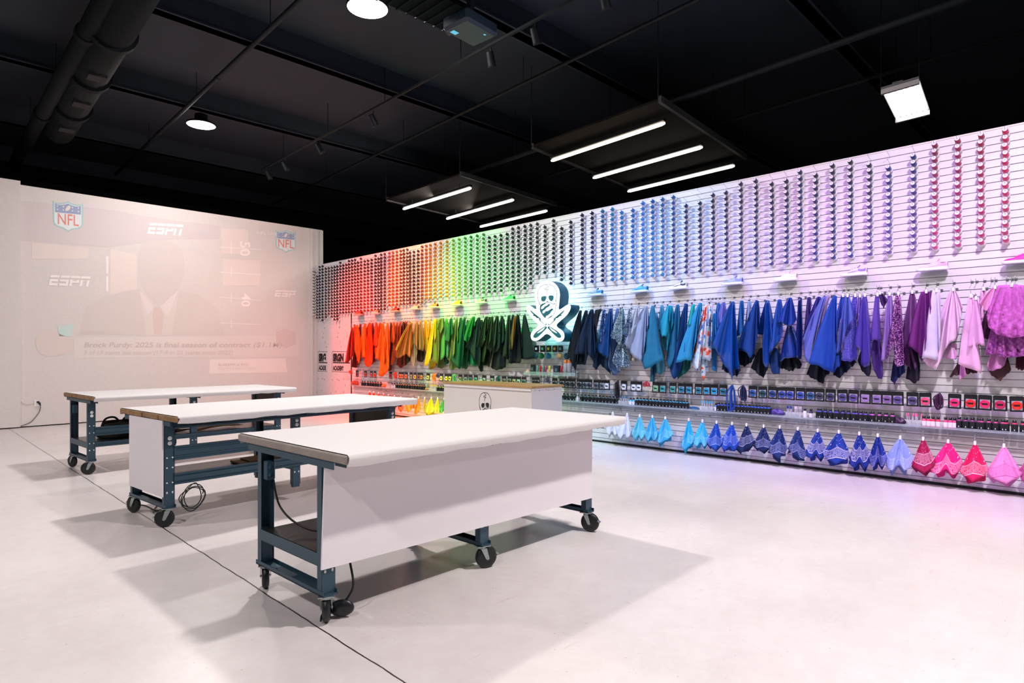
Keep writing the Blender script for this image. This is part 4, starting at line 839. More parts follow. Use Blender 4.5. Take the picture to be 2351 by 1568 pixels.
H=[
(L_,'dark red hide hanging farthest left, overlapping the papered panel',809,752,[(792,833),(799,834),(813,812)],'#a01c14',.30),
(L_,'narrow scarlet hide just right of the dark red one',814,745,[(811,806),(818,813),(822,792)],'#f23c08',.2),
(L_,'bright orange hide with a pointed lower left tip',820,746,[(813,800),(824,838),(830,795)],'#ff5a0a',.24),
(L_,'brick orange hide second in the orange bunch',828,744,[(806,843),(818,845),(826,830),(829,790)],'#641814',.08),
(L_,'light orange hide with ragged wide hem',838,743,[(819,829),(824,823),(838,820),(842,785)],'#ff640a',.22),
(L_,'orange red hide dipping low beside the ragged hem',849,741,[(828,790),(838,838),(846,844),(855,835),(857,790)],'#ff4306',.17),
(L_,'maroon sliver of hide behind the orange bunch',855,742,[(852,838),(862,830),(862,780)],'#6a1420',.07),
(L_,'vermilion short hide with straight hem',864,741,[(857,793),(866,796),(870,770)],'#ff3a02',.2),
(L_,'orange hide behind with low rounded hem',873,741,[(857,806),(864,822),(874,815),(879,780)],'#f24a0c',.12),
(L_,'amber orange hide with pointed foot',879,742,[(861,823),(868,826),(882,838),(886,800)],'#f8640c',.2),
(L_,'longest orange hide, its tip crossing the packet row',890,742,[(869,863),(876,866),(884,860),(893,848),(896,780)],'#e8620c',.24),
(L_,'dark rust sliver behind the longest orange hide',898,741,[(891,852),(899,850),(902,800)],'#54201a',.07),
(L_,'burnt orange short hide with square hem',904,740,[(897,786),(904,789),(909,765)],'#c8561c',.2),
(L_,'rust hide left of the gold strip',912,740,[(896,838),(903,836),(912,812),(916,790)],'#b84626',.15),
(L_,'terracotta hide partly behind the gold strip',920,739,[(902,826),(912,815),(922,790)],'#a84426',.12),
(L_,'dark brown narrow hide near the gold strip',927,739,[(914,800),(922,805),(930,770)],'#4c241c',.1),
(L_,'chestnut hide behind the glittery tan one',933,739,[(910,838),(920,845),(930,838),(936,800)],'#7a2e1c',.08),
('gold_foil_strip','shiny gold foil strip hanging at a slant',944,739,[(907,803),(911,805),(915,800)],'#e8c040',.28,'metal'),
(L_,'tan speckled hide with arched hem below the gold strip',944,741,[(909,820),(918,822),(932,812),(941,822),(947,790)],'#b8762f',.24),
(L_,'dark umber hide behind the tan speckled one',938,745,[(921,838),(930,840),(942,828),(944,800)],'#2c2218',.1),
(L_,'pale beige curled hide showing its light underside',952,739,[(943,826),(949,848),(956,820),(959,808)],'#c8a484',.17),
(L_,'camel hide with dark curled hem',958,738,[(947,792),(953,790),(958,802),(962,795)],'#a8743c',.22),
(L_,'walnut brown hide left of the yellow ones',966,737,[(960,802),(972,806),(974,790)],'#a27748',.2),
(L_,'blackish brown hide low behind the walnut one',964,745,[(957,828),(968,832),(974,826),(974,810)],'#30281c',.08),
(L_,'golden orange hide first of the yellows',977,735,[(972,770),(973,795),(978,808),(984,780)],'#f0a014',.15),
(L_,'amber short hide second of the yellows',987,735,[(981,772),(984,778),(990,770)],'#ea9818',.18),
(L_,'bright yellow hide with long lower left tip',999,733,[(974,838),(979,842),(988,826),(994,795),(1001,772)],'#fccc1c',.22),
(L_,'mustard hide peeking below the bright yellow one',1001,734,[(984,846),(990,849),(1000,842),(1003,800)],'#d8a814',.08),
(L_,'lime yellow hide with straight hem',1007,733,[(987,831),(996,830),(1006,838),(1010,780)],'#bcbc48',.2),
(L_,'moss green hide behind the lime yellow one',1011,733,[(1004,845),(1018,845),(1022,800)],'#5a7c34',.09),
(L_,'olive green flap with pointed left corner',1015,731,[(1003,753),(1012,766),(1021,740)],'#a4b84c',.24),
(L_,'light green hide with split hem',1025,732,[(1008,814),(1012,828),(1020,820),(1024,800),(1030,750)],'#70cc68',.2),
(L_,'emerald flap folded over the light green hide',1036,731,[(1021,782),(1030,785),(1041,760)],'#2c8a4c',.25),
(L_,'pale mint narrow hide below the emerald flap',1029,745,[(1023,818),(1028,823),(1032,800)],'#7cd08c',.2),
(L_,'deep green hide low behind the mint one',1033,740,[(1014,838),(1028,836),(1036,820)],'#14663c',.08),
(L_,'sage hide with pointed hem',1049,730,[(1027,826),(1033,831),(1043,815),(1052,780)],'#9cb058',.2),
(L_,'pale olive hide peeking under the big green one',1044,740,[(1032,845),(1038,850),(1050,843),(1052,815)],'#90b05c',.09),
(L_,'small teal green hide behind the sage one',1058,730,[(1050,775),(1058,770),(1064,755)],'#2c7c50',.14),
(L_,'big bottle green hide with low point at right',1067,730,[(1034,828),(1044,838),(1054,849),(1061,840),(1066,790)],'#0c7444',.24),
(L_,'forest green long hide behind the big bottle green one',1074,735,[(1060,846),(1072,848),(1077,800)],'#0a5c3c',.12),
('foil_sheet','glossy bright green foil sheet with white edge',1088,727,[(1059,765),(1066,780),(1073,790),(1082,765),(1091,745)],'#48c860',.24,'metal'),
('foil_sheet','lower corner of green foil with pale rim',1085,760,[(1070,848),(1080,838),(1098,842),(1096,800)],'#128a58',.1,'shiny'),
(L_,'dark slate green hide with left pointing corner',1100,729,[(1068,798),(1078,804),(1092,832),(1101,842),(1108,780)],'#1d4038',.22),
(L_,'blackish green narrow hide trailing to the packets',1106,735,[(1098,842),(1103,855),(1109,852),(1111,800)],'#10302c',.14),
(L_,'army green hide with folded square hem',1117,727,[(1094,797),(1106,799),(1121,752)],'#2e4c2c',.25),
(L_,'dark pine hide under the army green one',1124,728,[(1108,838),(1124,842),(1132,800)],'#12241f',.14),
(L_,'khaki edged hide with long slanting left edge',1130,727,[(1104,830),(1110,832),(1122,790),(1134,760)],'#3e5c34',.22),
(L_,'dark moss hide hanging between khaki ones',1142,726,[(1118,800),(1126,812),(1138,790),(1148,760)],'#2c4632',.2),
(L_,'pine green hide with slanted hem',1153,726,[(1133,812),(1142,806),(1158,780)],'#1d3c30',.2),
(L_,'charcoal green hide with the lowest hem of the greens',1155,732,[(1127,843),(1138,851),(1150,847),(1161,844),(1162,790)],'#14232b',.13),
(L_,'dark hide with olive left edge',1169,724,[(1154,821),(1162,818),(1166,826),(1175,790)],'#1f3428',.2),
(L_,'black green hide wedged beside the copper strip',1178,723,[(1163,824),(1169,826),(1180,790)],'#16262a',.17),
(L_,'copper brown narrow strip among black hides',1183,726,[(1170,800),(1176,802),(1181,770)],'#9a6420',.25),
(L_,'black hide right of the copper strip',1189,723,[(1167,833),(1182,835),(1196,832),(1199,790)],'#0d1c26',.18),
(L_,'black teal hide nearest the left of the skull sign',1204,724,[(1194,822),(1206,826),(1228,822),(1216,765)],'#0b222b',.2),
(L_,'black hide nearest the right of the skull sign',1333,713,[(1303,810),(1313,835),(1320,850),(1323,846),(1330,800)],'#0b1a26',.2),
(L_,'midnight hide second right of the skull sign',1346,713,[(1316,812),(1324,838),(1345,836),(1352,800)],'#0a2238',.16),
(L_,'dark navy wide hide with straight hem',1359,711,[(1318,813),(1334,813),(1352,813),(1364,832),(1372,770)],'#0a2a4c',.22),
(L_,'black folded flap over the dark navy wide hide',1376,711,[(1361,743),(1370,755),(1379,712)],'#0c141f',.26,'suede',18),
(G_,'narrow blue sequin strip between dark and royal hides',1387,711,[(1373,790),(1379,788),(1391,750)],'#2c64b4',.2,'sequin'),
(L_,'smooth navy blue hide with curved hem',1403,709,[(1369,807),(1380,812),(1394,825),(1398,815),(1408,755)],'#0c4c96',.24,'shiny'),
(L_,'dark blue hide draping lower behind the smooth navy one',1392,720,[(1361,842),(1370,849),(1378,835),(1392,850),(1402,858),(1400,820)],'#0c2f54',.1),
(L_,'grey blue hide hanging low beside the sequins',1418,709,[(1395,838),(1407,862),(1418,860),(1424,800)],'#6888c4',.12),
(G_,'silver blue sequin flap with bright sparkle',1429,709,[(1402,772),(1412,782),(1424,794),(1430,770),(1437,745)],'#8cc0dc',.24,'sequin'),
(G_,'lower silver sequin fabric below the sparkling flap',1430,770,[(1406,828),(1414,845),(1421,860),(1427,840),(1436,846),(1447,837),(1440,800)],'#7898c0',.17,'sequin'),
(G_,'slim lilac sequin fabric left of the white hides',1447,707,[(1432,788),(1436,790),(1449,760)],'#90a8e0',.22,'sequin'),
(L_,'white slanting narrow hide',1464,706,[(1432,786),(1438,788),(1462,745),(1468,715)],'#e4e8f8',.2),
(L_,'pale ice blue large hide with pointed hem',1484,703,[(1433,790),(1447,810),(1460,823),(1471,832),(1476,820),(1490,730)],'#b8c8f0',.23),
(L_,'cream ragged scrap below the ice blue hide',1460,790,[(1447,828),(1453,828),(1462,834),(1466,820)],'#e8e4d4',.1),
(L_,'large teal blue hide with wide slanted hem',1499,703,[(1473,826),(1479,849),(1500,839),(1525,826),(1508,760)],'#1c88b8',.25),
(L_,'grey teal hide low behind the large teal one',1506,720,[(1503,855),(1515,861),(1526,852),(1524,820)],'#50a8cc',.09),
(L_,'dark teal tail hanging to the packet row',1499,800,[(1493,875),(1502,879),(1504,850)],'#1c6c98',.08),
(L_,'powder teal narrow hide',1520,702,[(1510,760),(1522,804),(1528,806),(1530,760)],'#48a4cc',.15),
(L_,'turquoise flap with folded square hem',1536,702,[(1511,754),(1520,771),(1530,773),(1538,735)],'#1cb8dc',.25),
(L_,'turquoise hide behind the folded flap',1540,702,[(1528,806),(1532,808),(1538,770),(1549,728)],'#12a4cc',.18),
(L_,'petrol blue hide tall and narrow',1556,700,[(1530,825),(1535,850),(1545,830),(1556,780),(1562,730)],'#1878a8',.2),
(L_,'deep royal blue hide crossing behind the sky blue one',1576,698,[(1536,835),(1541,860),(1549,874),(1562,855),(1572,800),(1578,730)],'#0c4c98',.15),
(L_,'dark sea green fold low behind the sky blue hide',1572,780,[(1551,840),(1556,870),(1572,858),(1584,848),(1586,826)],'#0c6468',.09),
(L_,'bright aqua narrow hide',1592,699,[(1576,765),(1582,748),(1595,728)],'#1cd8dc',.2),
(L_,'large sky blue hide with slanting lower left corner',1608,696,[(1551,833),(1570,829),(1588,826),(1600,770),(1612,712)],'#30aeee',.25),
(C_,'floral cloth in orange and blue, left fall',1624,697,[(1585,842),(1594,843),(1602,853),(1610,820),(1624,760),(1634,712)],'#c8d8ec',.24,'floral'),
(C_,'floral cloth, right fall with torn hem',1633,698,[(1612,825),(1622,826),(1633,830),(1633,780),(1637,720)],'#c8d8ec',.2,'floral'),
(C_,'lowest tail of the floral cloth',1618,780,[(1608,856),(1615,875),(1620,858),(1626,854),(1624,820)],'#c8d8ec',.12,'floral'),
(L_,'azure hide with slanted hem beside the floral cloth',1641,720,[(1626,794),(1634,798),(1641,802),(1647,750)],'#1c8cdc',.2),
(L_,'azure lower hide right of the floral tail',1640,770,[(1634,849),(1646,854),(1646,800)],'#2888dc',.1),
(L_,'cornflower hide left of the lavender one',1650,697,[(1640,742),(1648,756),(1658,720)],'#3478d8',.16),
(L_,'lavender blue short hide',1661,695,[(1644,745),(1650,756),(1658,745),(1668,712)],'#7c80e0',.2),
(L_,'large royal blue hide with sharp tail',1683,693,[(1634,790),(1648,812),(1660,832),(1679,862),(1681,876),(1684,850),(1698,849),(1691,770)],'#0c56c0',.25,'shiny'),
(L_,'dark navy hide low behind the royal blue tail',1678,770,[(1657,848),(1681,862),(1692,864),(1700,850)],'#0a2858',.09),
(L_,'medium blue narrow hide with folded corner',1703,691,[(1691,774),(1698,768),(1706,760),(1709,715)],'#0c66b8',.22),
(L_,'pale textured blue sliver of hide',1721,692,[(1711,744),(1716,735),(1726,702)],'#a4c0f0',.2),
(L_,'wide blue hide with ragged lower right',1738,691,[(1691,800),(1700,806),(1712,808),(1722,822),(1732,812),(1741,760),(1746,735)],'#0c4aa8',.24),
(L_,'black ragged scraps under the wide blue hide',1715,770,[(1692,818),(1698,838),(1710,841),(1724,833),(1734,818)],'#081a34',.09),
(L_,'creased blue hide with folded left corner',1762,690,[(1738,765),(1750,768),(1752,840),(1763,848),(1770,800),(1776,740)],'#0c4cb4',.22,'shiny'),
(L_,'black green corner hanging low below the creased hide',1748,800,[(1724,844),(1740,858),(1752,868),(1762,850),(1766,830)],'#0c1c2a',.11),
(L_,'medium royal hide with black underside turned out',1790,688,[(1763,812),(1772,806),(1784,790),(1796,773),(1798,720)],'#1c5cc8',.24),
(L_,'blue lower length under the turned out hide',1780,800,[(1764,824),(1774,860),(1790,857),(1792,815)],'#0c3c8c',.1),
(L_,'shiny blue flap with curled hem',1814,684,[(1785,741),(1795,740),(1806,748),(1816,748),(1829,736)],'#2048c0',.28,'shiny'),
(L_,'glossy dark blue length below the curled flap',1812,745,[(1790,830),(1808,822),(1822,820),(1832,823),(1828,760)],'#1a40a8',.2,'shiny'),
(L_,'black ragged bottom below the glossy dark blue length',1812,800,[(1790,844),(1808,850),(1821,853),(1824,844),(1834,848),(1842,838)],'#091326',.1),
(L_,'navy vinyl narrow hide with bright streak',1837,684,[(1826,815),(1832,824),(1840,825),(1843,760)],'#10247c',.18,'shiny'),
(L_,'dusky violet short hide',1858,683,[(1846,765),(1852,750),(1863,705)],'#40308c',.15),
(L_,'indigo hide left of the pale shiny one',1880,682,[(1843,776),(1856,768),(1872,735),(1886,700)],'#3434a8',.19),
(L_,'shiny periwinkle hide with bulging left side',1893,681,[(1844,778),(1847,825),(1857,835),(1863,800),(1884,735)],'#7080ec',.25,'shiny'),
(L_,'pale lilac hide behind the large blue one',1902,680,[(1863,815),(1872,800),(1893,735)],'#c0a8f4',.2),
(L_,'largest blue hide with a seam across it',1917,680,[(1857,835),(1870,838),(1887,844),(1912,856),(1919,820),(1922,760),(1921,720)],'#2058d8',.29),
(L_,'black hide low below the largest blue one',1885,800,[(1851,860),(1872,872),(1891,882),(1893,866),(1905,856)],'#0c1430',.1),
(L_,'blue strip left of the folded violet blue hide',1935,679,[(1914,757),(1922,766),(1930,730),(1940,700)],'#3c60dc',.2),
(L_,'violet blue hide folded out at right',1945,679,[(1920,812),(1926,812),(1932,795),(1945,752),(1962,729)],'#6078e8',.27),
(L_,'deep blue length below the folded hide',1928,780,[(1913,856),(1921,845),(1930,838),(1931,810)],'#1c4cc4',.2),
(L_,'dark pointed corner behind the quilted fabric',1930,810,[(1913,858),(1925,869),(1945,852),(1966,832)],'#0e1844',.08),
('quilted_fabric','violet quilted textured fabric',1963,679,[(1931,828),(1942,830),(1955,829),(1968,826),(1966,760)],'#5854cc',.18,'quilt'),
(L_,'lilac sliver between quilted and metallic violet hides',1974,680,[(1962,735),(1968,735),(1977,700)],'#9880e4',.2),
(L_,'metallic violet hide with two shiny ridges',1985,678,[(1962,795),(1970,798),(1979,804),(1976,844),(1996,841),(1999,780),(1996,730)],'#5c48c8',.25,'shiny'),
(L_,'dark navy lining low under the metallic violet hide',1983,800,[(1969,828),(1978,850),(1990,863),(1998,862),(2000,840)],'#131638',.1),
(L_,'medium violet hide with cupped hem',2014,677,[(1998,783),(2006,780),(2014,783),(2024,782),(2019,730)],'#7250cc',.25),
(L_,'deep violet length below the cupped hem',2012,770,[(1999,810),(2006,850),(2018,871),(2028,868),(2024,800)],'#5a38a4',.15),
(L_,'dark purple leaf shaped scrap facing right',2020,673,[(2022,695),(2029,708),(2038,688)],'#4c2c74',.2,'suede',8),
(L_,'lavender long hide left of the magenta sequins',2042,676,[(2023,828),(2030,832),(2038,790),(2053,715)],'#b48cec',.2),
(G_,'magenta sequin fabric with twin glittering falls',2062,674,[(2034,825),(2042,815),(2052,780),(2054,842),(2064,842),(2076,838),(2073,750)],'#a050b8',.25,'sequin'),
(L_,'navy hide low below the magenta sequins',2062,800,[(2045,872),(2053,882),(2062,868),(2078,855),(2077,840)],'#101c64',.13),
(L_,'mauve purple hide left of the plum one',2094,671,[(2068,797),(2076,800),(2082,795),(2092,760),(2106,705)],'#8c509c',.2),
(L_,'dusty purple fold low left of the plum hide',2082,780,[(2072,830),(2090,846),(2098,850),(2108,838)],'#7c4090',.09),
(L_,'large plum hide with arched hem and square flap',2126,670,[(2081,797),(2092,796),(2104,806),(2117,832),(2124,800),(2134,730),(2140,690)],'#6c2078',.24,'suede',22),
(L_,'black underside mass below the plum hide',2098,795,[(2080,868),(2100,881),(2111,872),(2112,838)],'#1c1230',.1),
(L_,'pale lilac white hide with straight hem',2150,667,[(2117,822),(2130,823),(2143,824),(2153,827),(2158,790),(2160,720)],'#e0d4fa',.25,'suede',18),
(L_,'blush pink big hide with V shaped foot',2188,665,[(2120,828),(2134,840),(2147,851),(2158,832),(2166,810),(2178,790),(2199,774),(2206,730),(2210,706)],'#f8d0f4',.2),
(L_,'blush curled lower piece with straight hem',2185,790,[(2166,820),(2172,824),(2184,823),(2196,826),(2197,790)],'#ecb0e4',.14),
(L_,'pale pink large hide with rounded left side',2229,680,[(2200,838),(2215,842),(2232,848),(2253,858),(2252,830),(2240,760)],'#f4bce8',.24),
(L_,'pink turned back fold with olive lining',2240,685,[(2222,800),(2232,795),(2246,792),(2261,793),(2252,740)],'#e8a8e0',.3,'suede',8),
(L_,'pink triangular tip hanging lowest near the packets',2210,830,[(2202,871),(2210,868),(2219,860),(2212,845)],'#e898dc',.12),
(L_,'brown lining corner under the pale pink hide',2215,820,[(2180,866),(2202,860),(2240,856),(2250,850)],'#50343c',.08),
(L_,'rose pink narrow hide right of the pale pink one',2258,664,[(2244,728),(2250,735),(2258,730),(2265,700)],'#f2b4e4',.2),
(L_,'rose flap with dark diamond gap',2284,660,[(2248,697),(2256,712),(2264,716),(2276,700),(2290,690)],'#f0a4dc',.25),
(L_,'dusky maroon hide behind the crinkled one',2275,700,[(2250,760),(2258,775),(2270,780),(2280,760)],'#5c2450',.12),
(L_,'huge crinkled orchid pink hide at the right end',2322,655,[(2265,725),(2270,752),(2290,768),(2326,776),(2350,772),(2390,740)],'#b454ac',.32,'crinkle',60,5,.02),
(L_,'crinkled orchid lower hem falling under the huge one',2310,740,[(2262,815),(2285,812),(2300,820),(2330,820),(2370,815)],'#9a489c',.24,'crinkle',60,5,.02),
(L_,'dark maroon underside between the two crinkled falls',2330,740,[(2300,800),(2322,812),(2350,805),(2380,800)],'#3c1438',.16,'suede',60),
(L_,'pink faceted piece hanging below the crinkled hem',2290,790,[(2266,838),(2270,852),(2292,848),(2306,840),(2311,820)],'#dc90d4',.17),
(L_,'brown faceted piece with lowest point near the right end',2300,800,[(2268,850),(2280,864),(2294,875),(2310,862),(2322,848),(2312,825)],'#5c3840',.09),
(L_,'dark wine hide at the very right edge',2345,760,[(2332,845),(2345,850),(2362,848)],'#4c1830',.12,'suede',20),
]
HOOKX=[]
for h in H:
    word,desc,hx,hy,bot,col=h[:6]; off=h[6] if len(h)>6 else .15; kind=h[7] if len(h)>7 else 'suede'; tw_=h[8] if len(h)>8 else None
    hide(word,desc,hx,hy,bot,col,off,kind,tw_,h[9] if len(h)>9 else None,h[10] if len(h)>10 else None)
    if hy<757 and (not HOOKX or abs(hx-HOOKX[-1][0])>5.5): HOOKX.append((hx,hy,off,desc))
# hooks the hides hang from
HK=MB(); HK.tube([(0,0,.0),(-.05,0,.004),(-.27,0,.012),(-.285,0,.02),(-.287,0,.036)],.0026,n=6); HK.box((-.003,-.012,-.014),(.004,.012,.014)); HKM=HK.mesh('hook',[PEG])
HC_=MB(); HC_.box((-.012,-.010,-.03),(.012,.010,.012),bev=.004); HCM=HC_.mesh('clip',[mat('white_clip_plastic','#f2f0f6',.3)])
HS=MB(); HS.tube([(0,0,.0),(-.03,0,.002),(-.06,0,.006),(-.072,0,.014),(-.074,0,.028)],.0022,n=6); HS.box((-.002,-.012,-.012),(.003,.012,.012)); HSM=HS.mesh('short_hook',[PEG])
for (hx,hy,off,desc) in HOOKX:
    p=wp(hx,hy-3*(hx+255)/2600,SX-off); o=bpy.data.objects.new('wall_hook',HKM); LINK(o); o.location=(SX-.001,p.y,p.z+.005); s_=max(.4,off/.27); o.scale=(s_,1,1)
    tag(o,'chrome hook holding the '+' '.join(desc.split()[:9]).rstrip(','),'hook','chrome hooks of the hide row')
    if hx>1930:
        c=bpy.data.objects.new('clip',HCM); LINK(c); c.parent=o; c.location=(-.255,0,-.004); c.scale=(1/s_,1,1)
# row of empty short hooks above the hides
k=0
hh_=[(h[0],h[3]) for h in HOOKX]
for hx,desc in hh_:
    if 820<hx<2340 and not 1210<hx<1325:
        o=bpy.data.objects.new('short_hook',HSM); LINK(o); p=wp(hx+3,700,SX); o.location=(SX-.001,p.y,ZG0-SP*19)
        tag(o,'empty short hook above the '+' '.join(desc.split()[:9]).rstrip(','),'hook','empty short hooks above the hides')
# ================================================================ BANDANAS
def bandmat(col,dark,kind='std'):
    nm='bandana_%s_%s'%(col[1:],kind)
    if nm in MT: return MT[nm]
    m=mat(nm,col,.75); nt=m.node_tree; n=nt.nodes; l=nt.links; b=n['Principled BSDF']
    def mth(op,a,bb=None,cc=None):
        x=n.new('ShaderNodeMath'); x.operation=op
        for i,v in enumerate((a,bb,cc)):
            if v is None: continue
            if isinstance(v,(int,float)): x.inputs[i].default_value=v
            else: l.new(v,x.inputs[i])
        return x.outputs[0]
    uv=n.new('ShaderNodeUVMap'); sx=n.new('ShaderNodeSeparateXYZ'); l.new(uv.outputs[0],sx.inputs[0])
    du=mth('ABSOLUTE',mth('SUBTRACT',sx.outputs[0],.5)); e=mth('ADD',sx.outputs[1],mth('MULTIPLY',du,-.75 if kind!='band' else -.15))
    def band(lo,hi): return mth('MULTIPLY',mth('GREATER_THAN',e,lo),mth('LESS_THAN',e,hi))
    lines=mth('ADD',band(.44,.455),mth('ADD',band(.475,.485),band(.76,.785)))
    # paisley swirls: distorted rings around cell centres
    mp=n.new('ShaderNodeMapping'); mp.inputs['Scale'].default_value=(1,1.35,1); l.new(uv.outputs[0],mp.inputs[0])
    nz=n.new('ShaderNodeTexNoise'); nz.inputs['Scale'].default_value=5; l.new(mp.outputs[0],nz.inputs['Vector'])
    mx=n.new('ShaderNodeMix'); mx.data_type='RGBA'; mx.blend_type='LINEAR_LIGHT'; mx.inputs['Factor'].default_value=.09; l.new(mp.outputs[0],mx.inputs['A']); l.new(nz.outputs['Color'],mx.inputs['B'])
    vo=n.new('ShaderNodeTexVoronoi'); vo.inputs['Scale'].default_value=7.5; l.new(mx.outputs['Result'],vo.inputs['Vector'])
    rings=mth('GREATER_THAN',mth('SINE',mth('MULTIPLY',vo.outputs['Distance'],46)),.66)
    sw=mth('MULTIPLY',rings,band(.5,.745))
    vd=n.new('ShaderNodeTexVoronoi'); vd.inputs['Scale'].default_value=8; vd.inputs['Randomness'].default_value=.35; l.new(uv.outputs[0],vd.inputs['Vector'])
    dots=mth('MULTIPLY',mth('LESS_THAN',vd.outputs['Distance'],.17),mth('LESS_THAN',e,.41))
    tot=mth('MINIMUM',mth('ADD',lines,mth('ADD',sw,dots)),1.0)
    cm=n.new('ShaderNodeMix'); cm.data_type='RGBA'; l.new(tot,cm.inputs['Factor']); cm.inputs['A'].default_value=lin(col); cm.inputs['B'].default_value=lin(dark)
    l.new(cm.outputs['Result'],b.inputs['Base Color']); return m
CLIPW=MT['white_clip_plastic']
def bandana(word,cx,cyp,xl,xr,yb,col,pat,kind='std',desc=None,alpha=None,bot=None,variant=None):
    Xc=SX-.20; k=(cx+255)/2600.; p=wp(cx,cyp,Xc)
    if bot is None:
        w=xr-xl; rr=random.Random(int(cx)); m_=xl+w*rr.uniform(.35,.6); dd=yb-cyp
        u_=rr.uniform
        sh_={0:[(0,u_(.26,.36)),(.12,.17),(.3,.1),(u_(.42,.58),0),(.72,.1),(.88,.17),(1,u_(.26,.36))],
             1:[(0,u_(.28,.4)),(.1,.1),(.27,u_(.0,.05)),(.40,.16),(.52,.2),(.66,u_(0,.04)),(.84,.1),(1,u_(.26,.4))],
             2:[(0,.16),(.14,.04),(.3,0),(.5,.1),(.7,.15),(.86,.26),(1,.36)],3:[(0,.36),(.14,.28),(.3,.17),(.5,.12),(.68,.0),(.86,.05),(1,.16)]}[variant if variant is not None else rr.choice((0,1,1,2,3))]
        bot=[(xl+w*a,yb-dd*b) for a,b in sh_]
    n=len(bot)
    def bt(u,bot=bot):
        d=u*(n-1); i=min(int(d),n-2); t=d-i; return bot[i][0]+(bot[i+1][0]-bot[i][0])*t,bot[i][1]+(bot[i+1][1]-bot[i][1])*t
    ph=random.Random(int(cx*3)).uniform(0,6.28)
    def fn(u,v):
        bx,by=bt(u); tx=cx+(u-.5)*5*k; px=tx+(bx-tx)*v**.95; py=cyp+(by-cyp)*v
        dx=.03*v**.7*(1.8*abs(math.sin(u*2.2*math.pi+ph))-1)+.008*math.sin(u*17+ph*3)*v-.03*v*(1-(2*u-1)**2)
        q=wp(px,py,Xc)-Vector((0,0,HC)); q=q.normalized(); return wp(px,py,Xc)+q*(dx/q.x)
    m=MB(); m.grid(lambda u,v:fn(1-u,v),34,14)
    o=m.build('bandana',[bandmat(col,pat,kind)],origin=tuple(p)); tag(o,desc or word,'bandana','bandanas clipped along the low hooks')
    s=o.modifiers.new('thickness','SOLIDIFY'); s.thickness=.0022; s.offset=0
    if xr-xl>22:
        b2=[(cx+(x-cx)*.9+ (4*k if i%2 else -4*k),y+(yb-cyp)*(.05+.07*((i+int(cx))%3)) - (yb-cyp)*.03) for i,(x,y) in enumerate(bot)]
        Xk=SX-.12
        def fk(u,v):
            bx,by=bt(1-u,b2); tx=cx+(.5-u)*5*k; px=tx+(bx-tx)*v; py=cyp+(by-cyp)*v; q=(wp(px,py,Xk)-Vector((0,0,HC))).normalized(); return wp(px,py,Xk)+q*(.02*math.sin(u*9+ph)*v/q.x)
        dc='#%02x%02x%02x'%tuple(int(int(col[i:i+2],16)*.8) for i in (1,3,5)); mk_=MB(); mk_.grid(fk,20,8); mk_.build('back_fold',mat('cloth_'+dc[1:],dc,.8),o)
    h=o2=bpy.data.objects.new('wall_hook',HKM); LINK(h); h.location=(SX-.001,p.y,p.z+.055); h.scale=(.72,1,1); tag(h,('low hook holding the '+(desc or word)).split(',')[0],'hook','chrome hooks of the bandana row')
    c=bpy.data.objects.new('clip',HCM); LINK(c); c.location=(0,0,.012); c.parent=o
    w_=MB(); w_.tube([(0,0,.02),(.0,.004,.04),(0,0,.056)],.0022,n=5); ww=w_.build('clip_loop',PEG,o,local=True)
    return o
NV='#f0ecfa'
